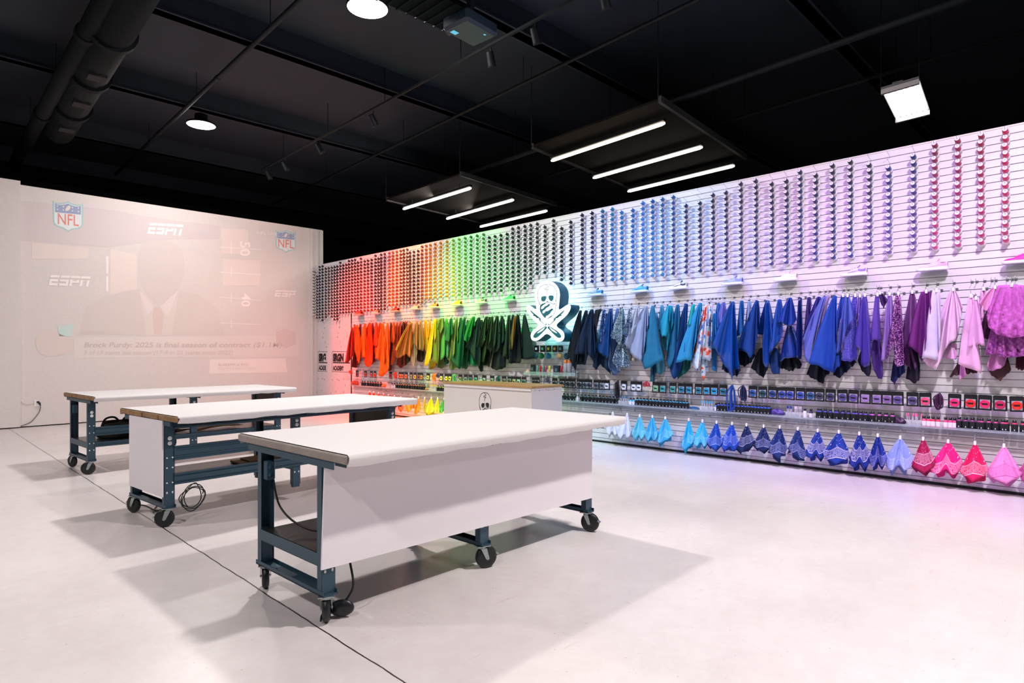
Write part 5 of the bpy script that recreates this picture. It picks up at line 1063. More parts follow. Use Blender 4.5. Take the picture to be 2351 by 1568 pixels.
BD=[(961,913,950,967,952,'#f09418','#fbd070','std','orange bandana beside the middle workbench end'),
(933,917,929,946,947,'#f0a020','#f8c860','std','amber bandana half hidden by the middle workbench top'),
(948,915,941,954,940,'#e88a10','#f8c860','std','dark orange bandana behind the middle workbench corner'),
(975,914,970,978,944,'#e0c860','#fff0b0','std','pale mustard narrow bandana'),
(990.5,914,971,998,952,'#f2dc18','#fbf08c','std','wide lemon yellow bandana'),
(1004.7,915,996,1011,951,'#ecd810','#fbf08c','std','slim lemon yellow bandana'),
(1020,916,1008,1030,950,'#3c9c50','#9ce0a0','std','green bandana partly behind the counter'),
(1407,949,1391,1421,1001,'#e8ecf8','#c4cce4','std','white sheer bandana right of the nearest workbench top'),
(1440,952,1415,1451,1008,'#dfe8f8','#b8c8ea','std','white wrinkled bandana second from the workbench'),
(1469,955,1450,1482,1010,'#58c4e4','#a8ecf8','std','aqua speckled bandana first of the aqua three'),
(1498,957,1480,1511,1014,'#40b8ec','#9ce4fa','std','aqua bandana in the middle of three aqua ones'),
(1527.5,960,1504,1546,1018,'#3cb4f0','#a4e8fc','std','aqua bandana with pointed foot before the gap'),
(1581.7,964,1564,1594,1034,'#1cb4ec','#a4ecfc','std','bright cyan bandana with long left tail'),
(1613,967,1590,1628,1028,'#34b8f0','#b4ecfc','std','cyan bandana left of the royal blue ones'),
(1645.4,970,1623,1659,1033,'#1850c0','#a8bcf4','std','royal blue bandana first after the cyan ones'),
(1681,973,1654,1697,1037,'#1c50c8','#a8bcf4','band','royal blue bandana with swirled border, second'),
(1714,976,1691,1735,1037,'#0e2460','#b8c0ec','band','dark navy bandana with split tails'),
(1753.5,979,1730,1773,1037,'#102868','#b0b8ec','std','navy bandana with striped chevron border'),
(1790.5,981,1763,1808,1053,'#12307c','#b0b8ec','std','navy bandana with low central foot'),
(1832,985,1808,1852,1056,'#12307c','#b0b8ec','std','navy bandana leaning right with ragged hem'),
(1877.5,989,1849,1898,1056,'#1438a0','#e4e0fa','band','bright navy bandana with two legs'),
(1926,992,1888,1953,1066,'#1438a4','#ece6fc','std','widest navy bandana with white V border'),
(1973,996,1949,2001,1078,'#12309c','#ece6fc','band','navy bandana gathered in the centre'),
(2015.5,1000,1995,2037,1075,'#10309c','#b8b8f0','std','slim navy bandana last before the lavender one'),
(2067,1005,2030,2100,1083,'#8ca0ec','#d4d8fc','std','lavender blue bandana right of all navy ones'),
(2119.6,1008,2093,2148,1087,'#b01058','#f8ccec','band','crimson bandana with big paisley'),
(2177,1014,2133,2212,1093,'#f01888','#fce0f6','std','hot pink spreading bandana'),
(2238.7,1018,2203,2270,1106,'#e8146c','#fce0f6','std','cerise bandana with deep shaded foot'),
(2305,1024,2264,2349,1111,'#f494d8','#c85cb0','std','light pink bandana with dark printed border'),
(2376,1030,2338,2414,1112,'#d05ca8','#8c2c70','std','rose plaid bandana cut by the right edge')]
VAR={1926:0,1753.5:0,2305:0,2238.7:0,1527.5:2,1581.7:2,1877.5:1,2177:1,2067:1,990.5:0,1832:3}
for q in BD: bandana(q[8],q[0],q[1],q[2],q[3],q[4],q[5],q[6],q[7],q[8],variant=VAR.get(q[0]))
for i,(px,c) in enumerate(((849,'#e84818'),(858,'#d83818'),(869,'#e04018'),(880.6,'#e85020'),(892,'#e04a18'),(905.6,'#d84818'),(920,'#e85418'))):
    yy=899+ (px-849)*.19
    d_=['first','second','third','fourth','fifth','sixth','seventh'][i]+' red orange bandana peeking above the middle workbench, counted from left'
    bandana(d_,px,yy,px-7,px+7,yy+34,c,'#f8a070','std',d_)
# short low hooks left empty
for px,nm in ((1332+51,'near the nearest workbench corner'),(1550,'in the gap between aqua and cyan bandanas')):
    o=bpy.data.objects.new('wall_hook',HKM); LINK(o); p=wp(px,960,SX-.2); o.location=(SX-.001,p.y,p.z+.05); o.scale=(.72,1,1); tag(o,'empty low hook '+nm,'hook','chrome hooks of the bandana row')
# ================================================================ PACKETS
CARD=mat('black_card','#0c0f16',.4); WINW=mat('packet_window_grey','#9a96a8',.35)
Xp=SX-.10; 
cb=MB(); cb.box((-.004,-.056,-.148),(.004,.056,0),bev=.002); cb.box((-.006,-.050,-.01),(.006,.050,.004)); CBM=cb.mesh('card',[CARD])
cw=MB(); cw.box((-.0055,-.041,-.132),(-.0035,.041,-.042),bev=.001); CWM=cw.mesh('window',[WINW])
def lacecoil():
    m=MB()
    for k in range(5):
        r_=.039-.0062*k; m.tube([(-.0085+.0004*k,r_*math.cos(t*.5236)*1.0,-.087+r_*math.sin(t*.5236)) for t in range(13)],.0034,n=5)
    m.lathe([(0,.009),(.037,.0075),(.040,.004)],(0,0,-.087),(-1,0,0),18); return m.mesh('lace_coil',[mat('lace_colour',(.5,.5,.5,1),.5,objcol=True)])
LCM=lacecoil(); lb=MB(); lb.box((-.0125,-.024,-.094),(-.0118,.024,-.080)); 
for k in range(5): lb.box((-.0125,-.022+.009*k,-.079),(-.0118,-.017+.009*k,-.076)); 
LBM=lb.mesh('black_label',[CARD]); hb=MB(); hb.tube([(.1,0,.0),(0,0,.002),(-.02,0,.004),(-.024,0,.012)],.0022,n=6); HBM=hb.mesh('peg',[PEG])
PK=[(2334,'#f02818','red orange'),(2296,'#c81858','crimson, half filled'),(2262,'#e8206c','hot pink'),(2229,'#f02030','scarlet bow shaped'),(2192,'#f42078','bright pink'),(2124,'#e0507c','coral pink'),(2095,'#4c4678','slate purple'),
(2061,'#5c4c94','purple'),(2037,'#8860a8','mauve'),(2013,'#8870b4','greyish mauve'),(1987,'#a080c4','lilac'),(1960,'#5c489c','violet'),(1934,'#4a4490','dusky violet'),(1907,'#38386c','dark slate'),(1882,'#3a3c5c','charcoal'),(1861,'#1c5898','steel blue'),
(1838,'#2c50b4','cobalt'),(1815,'#2c48b4','royal blue'),(1795,'#2848a4','ocean blue'),(1774,'#1c3c88','navy'),(1751,'#0e4c58','dark teal'),(1729,'#1c5ca8','denim blue'),
(1661,'#1c7c98','petrol'),(1640,'#18a0d4','bright sky'),(1622,'#1c98c8','sky'),(1604,'#10789c','deep cyan'),(1582,'#148cb4','cyan'),(1565,'#1480a8','teal blue'),(1545,'#2c9c98','sea green'),(1522,'#18a0a4','aqua green'),(1506,'#80c098','lime aqua'),
(1467,'#e0e4f4','pure white'),(1455,'#dce0f0','white'),(1433,'#d0d8ec','bluish white'),(1393,'#d4d8e8','tilted white'),(1382.6,'#60687c','ash'),(1369,'#4c5468','grey barred'),(1353.5,'#343c50','graphite'),(1343,'#3c4458','smoke'),(1331,'#14181f','coal'),(1315,'#10141c','jet'),(1304,'#0e131a','ink'),(1291,'#0c1016','pitch black'),
(1274,'#14181f','soot'),(1233.5,'#181c22','onyx'),(1227,'#1c2024','dark iron'),(1203,'#2c5c50','dull green'),(1191,'#9cc4a0','pale jade'),(1180.5,'#a8a868','pale olive'),(1170,'#4c5c44','army green'),(1157.6,'#5c6848','olive drab'),
(1130,'#8c9a78','sage'),(1112,'#98bc8c','light green'),(1092.5,'#189878','emerald'),(1080,'#18785c','bottle green'),(1069.5,'#78b084','mint'),(1057,'#84c088','fresh green'),
(1033,'#e8e044','lemon'),(1025,'#f0e83c','canary'),(1013.5,'#f4ec58','pastel yellow'),(983,'#d4e04c','lime yellow'),(968,'#e88c1c','tangerine'),(962,'#8c4c1c','bronze'),(953,'#f0c03c','marigold'),(944,'#98907c','stone'),(932.5,'#f4601c','orange'),(924,'#f45818','deep orange'),(919,'#f05c20','pumpkin'),
(897,'#b41c1c','brick red'),(861,'#e8381c','fire red'),(853,'#d42c18','signal red'),(839,'#e02c18','vermilion'),(820,'#a01818','wine red')]
PZ=.968
for i,(px,c,w_) in enumerate(PK):
    y=wp(px,890,Xp).y; tall=max(1,min(1.12,1+(px-1900)/4000)); t=thing('lace_packet','black card packet with %s lace window, in the packet row'%w_,'lace packet',(Xp,y,PZ),0,'lace packets in the hanging row')
    rr=R.uniform(-.05,.05)
    for nm,me in (('card',CBM),('window',CWM),('lace_coil',LCM),('black_label',LBM),('peg',HBM)):
        o=bpy.data.objects.new(nm,me); LINK(o); o.parent=t; 
        if nm=='lace_coil': o.color=lin(c)
        if nm!='peg': o.rotation_euler=(rr,0,0)
# lace bundles between the packets
for px,c,w_,hh in ((2157,'#3c1040','dark plum',.17),(1706,'#0c1c4c','navy',.2),(1680,'#0c44a4','royal blue',.36),(1418,'#0a0c12','long black',.30),(1484,'#b83048','small red and blue',.07),(1258,'#503c60','dark beaded',.08),(1145,'#0c4a48','dark teal',.15),(1044,'#5cb068','green patterned',.15),(996,'#f0841c','orange',.15),(1005,'#3c4470','small blue beaded',.08),(908,'#e83c24','tiny red',.14),(806,'#e84418','scarlet flower',.1)):
    y=wp(px,890,Xp).y; m=MB(); r5=random.Random(int(px))
    for k in range(7):
        yy=y+r5.uniform(-.035,.035); L=hh*r5.uniform(.75,1); x=Xp+r5.uniform(-.02,.02)
        m.tube(spline([(x+.01,y,PZ+.005),(x-.01,yy-.02,PZ-L*.3),(x,yy-.018,PZ-L*.85),(x,yy,PZ-L),(x,yy+.018,PZ-L*.85),(x-.01,yy+.02,PZ-L*.3),(x+.01,y,PZ+.003)],5),.0062,n=6)
    tag(m.build('lace_bundle',mat('lace_'+c[1:],c,.7),origin=(Xp,y,PZ)),w_+' lace bundle hanging between the packets','laces','loose lace bundles')
# ================================================================ LOW SHELF WITH BOTTLES
ZS=.612
sh=MB(); yb0=wp(812,880,SX).y; sh.box((SX-.135,-1.2,ZS-.008),(SX,yb0,ZS)); sh.box((SX-.138,-1.2,ZS-.008),(SX-.134,yb0,ZS+.018)); sh.box((SX-.004,-1.2,ZS-.07),(SX-.0006,yb0,ZS))
tag(sh.build('clear_shelf',mat('clear_shelf_acrylic','#b8c4d0',.06,alpha=.3,spec=.6),origin=(SX,6,ZS)),'long clear shelf carrying the row of paint bottles','shelf')
GLY=mat('pale_glyph','#d8d8e4',.5)
b1=MB(); b1.box((-.022,-.0235,0),(.022,.0235,.078),bev=.006); BOT=b1.mesh('bottle_body',[mat('black_bottle_label','#10131c',.35)])
b1=MB(); b1.lathe([(.017,.077),(.0165,.088),(.012,.091)],(0,0,0),(0,0,1),12); BND=b1.mesh('paint_band',[mat('paint_band_colour',(.5,.5,.5,1),.4,objcol=True)])
b1=MB(); b1.lathe([(.0125,.088),(.0145,.091),(.0145,.112),(.0,.113)],(0,0,0),(0,0,1),12); CAP=b1.mesh('cap',[mat('black_cap_plastic','#0c0e14',.3)])
b1=MB()
b1.add([(-.0226,.005,.02),(-.0226,.0015,.034),(-.0226,-.0015,.034),(-.0226,-.005,.02),(-.0226,-.002,.02),(-.0226,0,.027),(-.0226,.002,.02)],[(0,1,5,6),(1,2,5),(2,3,4,5)]); 
GLM=b1.mesh('glyph',[GLY])
b2=MB(); b2.lathe([(0,0),(.019,0),(.020,.004),(.020,.07),(.016,.08),(.012,.084)],(0,0,0),(0,0,1),16); RBD=b2.mesh('bottle_body',[mat('paint_round_colour',(.5,.5,.5,1),.3,objcol=True)])
b2=MB(); b2.lathe([(.0207,.012),(.0207,.062)],(0,0,0),(0,0,1),16); RLB=b2.mesh('paper_label',[mat('white_paper_label','#e6e2ee',.5)])
XB=SX-.075; RANGES=[ # px0, px1, count, band colour, group words
(2310,2349,3,'#e0305c','at the right edge'),(2254,2303,4,'#c84488','left of the right edge bottles'),(2202,2248,4,'#8c3c78','right of the white labelled pink bottles'),
(2004,2049,4,'#c860b8','left of the black fabric scraps'),(1966,1999,4,'#6c50b8','below the lilac packets'),(1922,1961,4,'#4c48b4','below the violet packets'),(1883,1918,4,'#3c48b8','below the charcoal packets'),(1872,1879,1,'#4450b8','standing alone after the white bottles'),
(1650,1766,16,'#2858c8','below the navy packets'),(1463,1578,16,'#2898c0','below the cyan packets'),(1336,1417,11,'#505c6c','below the grey packets'),(1286,1320,5,'#3c4450','right of the counter'),
(1005,1018,3,'#a8b034','left of the counter'),(911,974,12,'#c8702c','below the orange packets'),(832,874,8,'#c83420','below the red packets')]
for (a,b_,n_,c,wh) in RANGES:
    for k in range(n_):
        px=b_-(b_-a)*(k/(max(1,n_-1))); y=wp(px,940,XB).y; 
        word=ORD[k].replace('topmost','first')
        t=thing('paint_bottle','black square paint bottle %s, %s counted from right'%(wh,word) if n_>1 else 'black square paint bottle '+wh,'paint bottle',(XB+R.uniform(-.008,.008),y,ZS),R.uniform(-.08,.08),'black paint bottles on the clear shelf'); t.scale=(1.1,1.12,1.1)
        for nm,me in (('bottle_body',BOT),('paint_band',BND),('cap',CAP),('glyph',GLM)):
            if px<1030 and nm=='glyph': continue
            o=bpy.data.objects.new(nm,me); LINK(o); o.parent=t
            if nm=='paint_band': o.color=lin(c)
for px,c,w_ in ((2192,'#c83c78','far right'),(2182,'#d84484','sixth'),(2171,'#e0407c','fifth'),(2154,'#e8305c','lone middle'),(2142,'#e83058','third'),(2132,'#e83870','second'),(2121.5,'#e84878','leftmost')):
    y=wp(px,962,XB).y; t=thing('paint_bottle','%s of the pink paint bottles with white labels'%w_,'paint bottle',(XB,y,ZS),0,'pink paint bottles with white labels')
    for nm,me in (('bottle_body',RBD),('paper_label',RLB),('cap',CAP)):
        o=bpy.data.objects.new(nm,me); LINK(o); o.parent=t; o.color=lin(c)
for px,c,w_ in ((1862,'#1c2454','navy topped white labelled bottle beside the violet caps'),(1848,'#e4dcf4','all white round bottle below the steel blue packet'),(1644,'#4878d0','pale blue round bottle right of the marker bunch'),(1455,'#30b0e0','cyan round bottle, right one of two'),(1448,'#28b4e4','cyan round bottle, left one of two'),(901,'#e89080','white round bottle in the red section, left'),(906,'#e8a090','white round bottle in the red section, right'),(1326,'#b8c0cc','white round bottle right of the counter bottles')):
    y=wp(px,950,XB).y; t=thing('paint_bottle',w_,'paint bottle',(XB,y,ZS),0)
    for nm,me in (('bottle_body',RBD),('paper_label',RLB),('cap',CAP)):
        o=bpy.data.objects.new(nm,me); LINK(o); o.parent=t; o.color=lin(c)
# marker cups
for px,w,c,w_ in ((2099,30,'#f46ca8','pink capped'),(1832,16,'#f4dcf8','pale lilac capped'),(1814,14,'#1838b0','blue capped'),(1623,28,'#48b8f0','sky blue capped'),(1432,20,'#2c6898','steel blue capped'),(994,16,'#f4c818','yellow capped'),(895,8,'#8c5c58','brown capped'),(1326,4,'#c0c8d0','thin grey')):
    y0=wp(px-w/2,950,XB).y; y1=wp(px+w/2,950,XB).y; n_=max(3,int(abs(y0-y1)/.014)); t=thing('marker_cup','clear cup of %s markers on the long shelf'%w_,'marker cup',(XB,(y0+y1)/2,ZS))
    m=MB(); m.box((XB-.03,y1-.006,ZS),(XB+.03,y0+.006,ZS+.004)); m.box((XB-.031,y1-.006,ZS),(XB-.029,y0+.006,ZS+.06)); m.build('cup',ACR,t)
    for k in range(min(n_,9)):
        yy=y0+(y1-y0)*(k+.5)/min(n_,9); lean=R.uniform(-.02,.02); x=XB+R.uniform(-.015,.015)
        m=MB(); m.cyl((x,yy,ZS+.004),(x,yy+lean*.75,ZS+.10),.0048,n=8); mk=m.build('marker',mat('pale_marker_barrel','#c4c0d4',.4),t)
        m=MB(); m.cyl((x,yy+lean*.75,ZS+.10),(x,yy+lean,ZS+.132),.0058,n=8); m.build('marker_cap',mat('cap_'+c[1:],c,.4),mk)
# loose soft packs on the shelf
for px,w,c,w_,hh in ((2066,26,'#3c1c44','dark scraps with a pink patch',.07),(1785,32,'#4c3890','purple crinkled pack',.075),(1593,26,'#1c4c80','flat blue pack',.04),(881,10,'#d86838','orange small pouch',.07),(815,18,'#c83418','red ribbon flowers',.1),(980,8,'#8c6a4c','brown small pouch',.06)):
    y=wp(px,950,XB).y; wd=abs(wp(px-w/2,950,XB).y-wp(px+w/2,950,XB).y)/2; r6=random.Random(px); m=MB()
    m.grid(lambda u,v:Vector((XB+.035*math.cos(u*6.283)*math.sin(v*3.1416)*(1+.25*math.sin(7*v+u*19)),y+wd*math.sin(u*6.283)*math.sin(v*3.1416)*(1+.15*math.sin(5*v+u*25)),ZS+hh*(1-math.cos(v*3.1416))/2*(1+.18*math.sin(u*31)))),24,10)
    tag(m.build('soft_pack',mat('pack_'+c[1:],c,.4),origin=(XB,y,ZS)),w_+' on the long clear shelf','pack')
# ================================================================ UNDER THE SIGN
for i,px in enumerate((1232,1246,1260,1274,1287)):
    y=wp(px,799,Xp).y; z=wp(px,793,Xp).z; c=['#bfe8f0','#58b8c8','#b8c848','#c8b078','#48a8a4'][i]
    t=thing('small_pouch','small black pouch with %s tag, under the skull sign'%['white','cyan','yellow green','tan','aqua'][i],'pouch',(Xp,y,z),0,'small pouches under the skull sign')
    MB().box((Xp-.012,y-.055,z-.11),(Xp+.012,y+.055,z),bev=.01).build('pouch_body',CARD,t); MB().box((Xp-.016,y-.022,z-.075),(Xp-.012,y+.022,z-.035)).build('tag',mat('tag_'+c[1:],c,.5),t); MB().tube([(Xp+.1,y,z),(Xp,y,z+.004),(Xp-.02,y,z+.012)],.003,n=6).build('peg',PEG,t)
zz1=wp(1270,824,Xp).z; y0,y1=wp(1225,824,Xp).y,wp(1312,824,Xp).y
m=MB(); m.box((SX-.14,y1,zz1-.006),(SX,y0,zz1)); tag(m.build('clear_shelf',ACR,origin=(SX,(y0+y1)/2,zz1)),'upper short clear shelf under the skull sign','shelf')
for px,c,w_ in ((1229,'#1c5c6c','dark teal'),(1243,'#186848','green round'),(1259,'#2870a0','blue tufted'),(1285,'#a08c60','tan woven'),(1301,'#205868','small teal')):
    y=wp(px,820,Xp).y; m=MB(); r6=random.Random(px); m.grid(lambda u,v:Vector((Xp+.045*math.cos(u*6.283)*math.sin(v*3.1416)**.8 if 0<v<1 else Xp,y+.048*math.sin(u*6.283)*(math.sin(v*3.1416)**.8 if 0<v<1 else 0)*(1+.1*math.sin(u*40)),zz1+.045*(1-math.cos(v*3.1416))*(1+.1*math.sin(u*50)))),30,10)
    tag(m.build('pompom',mat('pom_'+c[1:],c,.85),origin=(Xp,y,zz1)),w_+' pompom on the short upper shelf under the sign','pompom')
zz2=wp(1270,861,Xp).z; y0,y1=wp(1208,861,Xp).y,wp(1326,861,Xp).y
m=MB(); m.box((SX-.16,y1,zz2-.008),(SX,y0,zz2)); m.box((SX-.162,y1,zz2-.008),(SX-.158,y0,zz2+.05)); tag(m.build('clear_shelf',ACR,origin=(SX,(y0+y1)/2,zz2)),'lower short clear shelf with jars under the skull sign','shelf')
def jar(px,h,r,c,cap,w_,box=False):
    y=wp(px,855,Xp).y; t=thing('jar' if not box else 'product_box',w_+', on the lower short shelf','jar' if not box else 'box',(Xp,y,zz2))
    if box:
        MB().box((Xp-.03,y-r,zz2),(Xp+.03,y+r,zz2+h),bev=.003).build('carton',mat('box_'+c[1:],c,.4),t)
        m=MB(); K=[(.0,)]; 
        for a in range(20): 
            t0=a*.31416; t1=t0+.31416; m.add([(Xp-.031,y+.022*math.cos(t0),zz2+h*.55+.022*math.sin(t0)),(Xp-.031,y+.022*math.cos(t1),zz2+h*.55+.022*math.sin(t1)),(Xp-.031,y+.016*math.cos(t1),zz2+h*.55+.016*math.sin(t1)),(Xp-.031,y+.016*math.cos(t0),zz2+h*.55+.016*math.sin(t0))],[(0,1,2,3)])
        m.build('round_mark',mat('box_mark','#78b8c0',.5),t)
    else:
        MB().lathe([(0,0),(r,0),(r,h*.75),(r*.85,h*.8)],(Xp,y,zz2),(0,0,1),16).build('jar_body',mat('jar_'+c[1:],c,.25),t); MB().lathe([(r*.9,h*.78),(r*.92,h),(0,h)],(Xp,y,zz2),(0,0,1),16).build('lid',mat('jar_'+cap[1:],cap,.4),t)
jar(1224,.17,.035,'#103038','','dark green carton with round mark',True); jar(1279,.16,.06,'#14283a','','wide dark blue carton with round mark',True)
jar(1213,.08,.04,'#c8a08c','#c8a08c','small pinkish jar at left end')
for px,c,w_ in ((1234,'#50a088','green thin'),(1241,'#a03038','red thin'),(1248,'#3c7c80','teal thin'),(1253,'#983c54','wine thin'),(1262,'#c8a85c','straw coloured brush'),(1289,'#a83038','dark red thin')): jar(px,.15,.02,c,c,w_+' jar')
jar(1299,.25,.04,'#a4a8b4','#c8742c','silver jar with orange top, left of two'); jar(1308,.26,.042,'#a4a8b4','#c8702c','silver jar with orange top, right of two'); jar(1317,.15,.03,'#7c8898','#50586c','grey jar at right end')
# ================================================================ PROJECTED PICTURE (projector light put into the colour of flat wall decals)
pj=thing('projected_picture','faint projected football broadcast picture with league shields on the white wall','projected picture',tuple(lp(380,720,.004)))
PW=mat('picture_white','#efe8e8',.8); PLT=mat('picture_pale_blue','#dbe4e8',.8); PRD=mat('picture_red','#dc8e84',.8); PBL=mat('picture_blue','#9aa4c4',.8); PTL=mat('picture_teal','#a4ccd0',.8); PGR=mat('picture_grey_rose','#d2c7c6',.8); PDG=mat('picture_dark_rose','#c9bcba',.8); PPK=mat('picture_pink','#d8d0ce',.8)
def l3(off): return lambda x,y,e=0: lp(x,y,off+e)
def poly(nm,mt_,pts,off,parent=None):
    m=MB(); m.add([lp(x,y,off) for x,y in pts],[list(range(len(pts)))]); return m.build(nm,mt_,parent or pj)
def Z1(x,y): return (x/2.614,380+y/2.614)
def zp(*p): return [Z1(*q) for q in p]
# upper dim band, window bays, shoulders
poly('upper_band',mat('picture_upper_rose','#d0c8ca',.8),zp((122,210),(640,262),(1040,330),(1320,360),(1320,440),(1040,440),(640,490),(122,450)),.002)
poly('jacket',mat('picture_jacket_rose','#d2cbc9',.8),zp((470,1016),(520,840),(640,780),(790,745),(845,745),(900,1006),(1030,1006),(1075,750),(1180,770),(1300,850),(1350,1016)),.002)
poly('face_shape',mat('picture_face_rose','#d2cbca',.8),smoothpoly(zp((830,480),(900,450),(1020,450),(1100,500),(1110,640),(1070,760),(1000,830),(930,830),(860,750),(830,640)),2),.0022)
poly('shirt_front',PPK,zp((838,750),(940,850),(960,850),(1068,750),(1030,1020),(880,1020)),.0025)
poly('collar_light',mat('picture_shirt_pale','#dfd6d6',.8),zp((838,750),(925,850),(885,900)),.003); poly('collar_light',MT['picture_shirt_pale'],zp((1068,750),(960,850),(1010,905)),.003)
poly('tie',mat('picture_tie','#d4c6c2',.8),zp((925,850),(965,850),(985,900),(970,1015),(925,1015),(915,900)),.0032)
for a,b,c,d in ((190,460,530,560),(660,500,820,800)): poly('window_bay',mat('picture_window_pale','#dfd5d2',.8),zp((a,b),(c,b+35),(c,d),(a,d)),.0018)
for q in (((1330,378),(1490,385),(1490,530),(1330,530)),((1335,560),(1560,570),(1560,720),(1335,720)),): poly('window_bay',MT['picture_window_pale'],zp(*q),.0018)
def vbar(px,y0,y1,w=1.6,nm='yard_line'): poly(nm,PW,[(px-w/2,y0),(px+w/2,y0),(px+w/2,y1),(px-w/2,y1)],.003)
def hbar(x0,x1,y,y2,w=1.5): poly('yard_line',PW,[(x0,y-w/2),(x1,y2-w/2),(x1,y2+w/2),(x0,y+w/2)],.003)
for a,b in ((490,505),(640,655),(790,810),(945,955)): p=Z1(1320,a);q=Z1(1565,b); hbar(p[0],q[0],p[1],q[1])
for a,b in ((455,530),(610,670),(765,820),(925,975)): p=Z1(1388,a);q=Z1(1388,b); vbar(p[0],p[1],q[1])
for a,b in ((325,330),(520,520),(705,712),(893,900)):
    hbar(1,34,380+a/2.614,380+b/2.614); vbar(17+(a-325)/60,380+(a-30)/2.614,380+(a+38)/2.614)
for a,b in ((545,650),(665,755)): p=Z1(643,a);q=Z1(643,b); vbar(p[0],p[1],q[1],5)
# shields
def shield(cx,cy,w,h):
    pts=[(0,-.5),(.12,-.44),(.3,-.41),(.42,-.42),(.5,-.47),(.5,.2),(.47,.3),(.35,.37),(.15,.41),(0,.5)]; pts=pts+[(-x,y) for x,y in pts[-2:0:-1]]
    sk=w*.06
    f=lambda k:[(cx+x*w*k,cy+y*h*k+x*sk*1.6) for x,y in pts]
    s_=poly('league_shield',PTL,f(1),.004); poly('shield_field',PLT,f(.91),.0046,s_)
    top=[(cx+x*w*.86,cy+y*h*.86+x*sk*1.6) for x,y in pts if y<-.3]; top=sorted(top); top=[(cx-.43*w,cy-.1*h-.43*sk*1.6)]+top+[(cx+.43*w,cy-.1*h+.43*sk*1.6)]; poly('shield_top',PBL,top,.005,s_)
    m=MB()
    for i in range(8):
        sx_=cx+((i%4)-1.5)*w*.2+(w*.05 if i%4>1 else -w*.05); sy_=cy-h*(.31 if i<4 else .2)+(sx_-cx)*.1; r_=w*.035
        pts5=[(sx_+(r_ if k%2==0 else r_*.45)*math.sin(k*math.pi/5),sy_-(r_ if k%2==0 else r_*.45)*math.cos(k*math.pi/5)) for k in range(10)]; m.add([lp(x,y,.0056) for x,y in pts5],[list(range(10))])
    m.build('stars',PLT,s_)
    poly('football',mat('picture_ball','#e0dcd0',.8),smoothpoly([(cx-w*.1,cy-h*.17),(cx-w*.06,cy-h*.3),(cx+w*.03,cy-h*.37),(cx+w*.1,cy-h*.33),(cx+w*.05,cy-h*.2)],2),.006,s_)
    m=MB(); vs,fs=textmesh('NFL',h*.45,font_off=h*.004,align='CENTER'); m.add([lp(cx+v.x*.92,cy+.28*h-v.y*1.15+v.x*.1,.0056) for v in vs],fs); m.build('shield_letters',PRD,s_)
shield(156,497,69,70); shield(656,554,46,52)
poly('league_shield',PGR,[(634,762),(645,758),(656,755),(668,759),(679,762),(679,790),(656,800),(634,790)],.003)
def slant(s,x,y,h,w,mt_,off=.0045,dy=.03,nm='channel_logo',slit=True):
    # heavy slanted block capitals built from bars; a thin slit runs below the top bar
    m=MB(); cw=w/len(s); SH_=.18; 
    G={'E':[(0,.0,1,.24),(0,.38,.9,.62) ,(0,.76,.95,1),(0,.38,.28,1)],'S':[(0,.0,1,.24),(0,.38,.95,.6),(.68,.38,.95,1),(0,.76,.95,1),(0,.0,.26,.24)],'P':[(0,0,1,.24),(0,.38,.28,1),(.7,.38,.97,.66),(0,.48,.97,.68)],'N':[(0,0,1,.24),(0,.38,.28,1),(.68,.38,.96,1)]}
    for i,ch in enumerate(s):
        for a,b,c,d in G[ch]:
            q=[]
            for u,v in ((a,b),(c,b),(c,d),(a,d)):
                xx=x+(i+u*.93)*cw+(1-v)*h*SH_*1.2; yy=y+v*h+(xx-x)*dy; q.append(lp(xx,yy,off+.0006*G[ch].index((a,b,c,d))))
            m.add(q,[(0,1,2,3)])
    return m.build(nm,mt_,pj)
slant('ESPN',338,511,26,79,PW,dy=.055); slant('ESPN',111,631,24,94,PW,dy=.04); slant('ESP',630,666,15,48,PW,dy=.03); slant('ESPN',-4,832,11,42,PW,dy=.02)
def ptext(s,x,y,h,mt_,nm,sx=1,dy=.0,shear=0,off=.0045,bold=0):
    m=MB(); vs,fs=textmesh(s,h*1.38,font_off=bold,shear=shear); m.add([lp(x+v.x*sx,y-v.y+v.x*sx*dy,off) for v in vs],fs); return m.build(nm,mt_,pj)
ptext('NFL LIVE',590,538,7,PW,'show_title',1.25,.06)
def vtext(s,x,y,h,nm):   # numerals lying on their side
    m=MB(); vs,fs=textmesh(s,h*1.38,font_off=.6,align='CENTER'); m.add([lp(x+v.y,y+v.x*1.1,.0045) for v in vs],fs); return m.build(nm,PW,pj)
vtext('50',552,571,23,'yard_number'); vtext('40',555,689,20,'yard_number')
poly('caption_bar',mat('picture_caption_band','#dad4d2',.8),[(170,775),(686,770),(686,818),(170,822)],.002)
ptext('NFL LIVE',190,767,8,PGR,'caption_title',1.2,-.01)
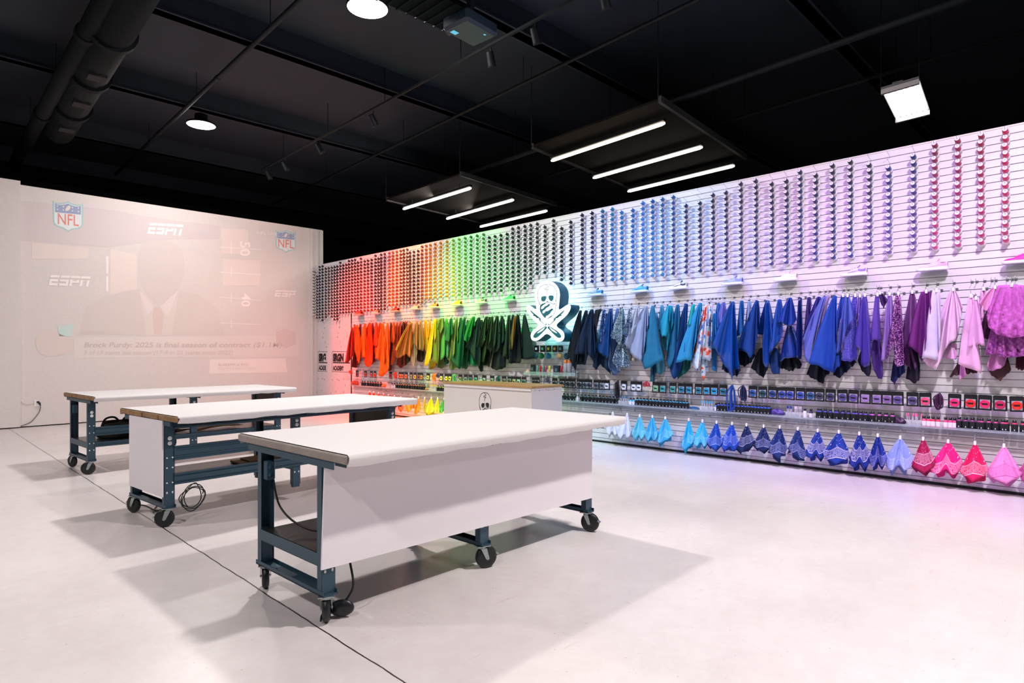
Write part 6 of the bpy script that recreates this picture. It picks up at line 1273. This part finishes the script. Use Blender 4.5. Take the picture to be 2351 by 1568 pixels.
ptext('Brock Purdy: 2025 is final season of contract ($1.1M)',192,797,11.5,PDG,'caption_text',1.33,.0,.18,bold=.25)
ptext('9 of 13 starts last season (17-9 in 26 starts since 2022)',192,814,10,PGR,'caption_text',1.12,.0,.18,bold=.2)
poly('ticker_bar',mat('picture_ticker_pale','#e6dedb',.8),[(482,825),(655,823),(660,855),(480,858)],.0025)
ptext('ALABAMA at BYU',500,840,6,PDG,'ticker_text',1.1); ptext('TODAY 1 PM ET ESPN',500,849,6,PPK,'ticker_text',1.1)
poly('team_flag',mat('picture_flag_teal','#c4dad8',.8),zp((345,965),(445,950),(425,1025),(355,1025)),.003); poly('helmet_shape',mat('picture_helmet_pink','#d8cecb',.8),smoothpoly(zp((215,1010),(300,990),(440,1040),(440,1110),(360,1140),(260,1150),(210,1090)),2),.003)
ptext('S',28,810,26,PLT,'team_letter',1.1,bold=.6)
# ================================================================ WALL OUTLET
ol=thing('wall_outlet','white wall outlet with a black plug low on the screen wall','outlet',tuple(lp(84,925,.01)))
m=MB(); c=lp(84,926,.0); m.box(c+Vector((-.04,-.012,-.06)),c+Vector((.04,.0,.06)),bev=.004); m.build('cover_plate',OUTW,ol)
m=MB(); m.tube([lp(86,923,.012),lp(88,923,.03),lp(91,926,.035),lp(93,931,.02)],[.018,.02,.018,.007],n=10); m.build('plug',DARKP,ol)
m=MB(); m.tube(spline([lp(93,931,.02),lp(91,944,.012),lp(78,962,.012),lp(65,972,.01),lp(35,982,.012),lp(14,986,.02),lp(0,989,.03)]),.007,n=6); tag(m.build('power_cord',mat('grey_cord','#6e6664',.6),origin=tuple(lp(65,972,.01))),'grey cord running from the wall plug down along the floor','cord')
m=MB(); m.tube(spline([lp(80,926,.012),lp(62,929,.012),lp(53,926,.012),(lp(48,921,.012))]),.004,n=6); tag(m.build('thin_cable',mat('pale_cable','#cfc2be',.6),origin=tuple(lp(62,929,.012))),'thin pale cable sticking out left of the wall outlet','cable')
dup_=[k for k,v in LABELS.items() if len(v)>1]; print('DUP LABELS',dup_[:10],len(dup_))
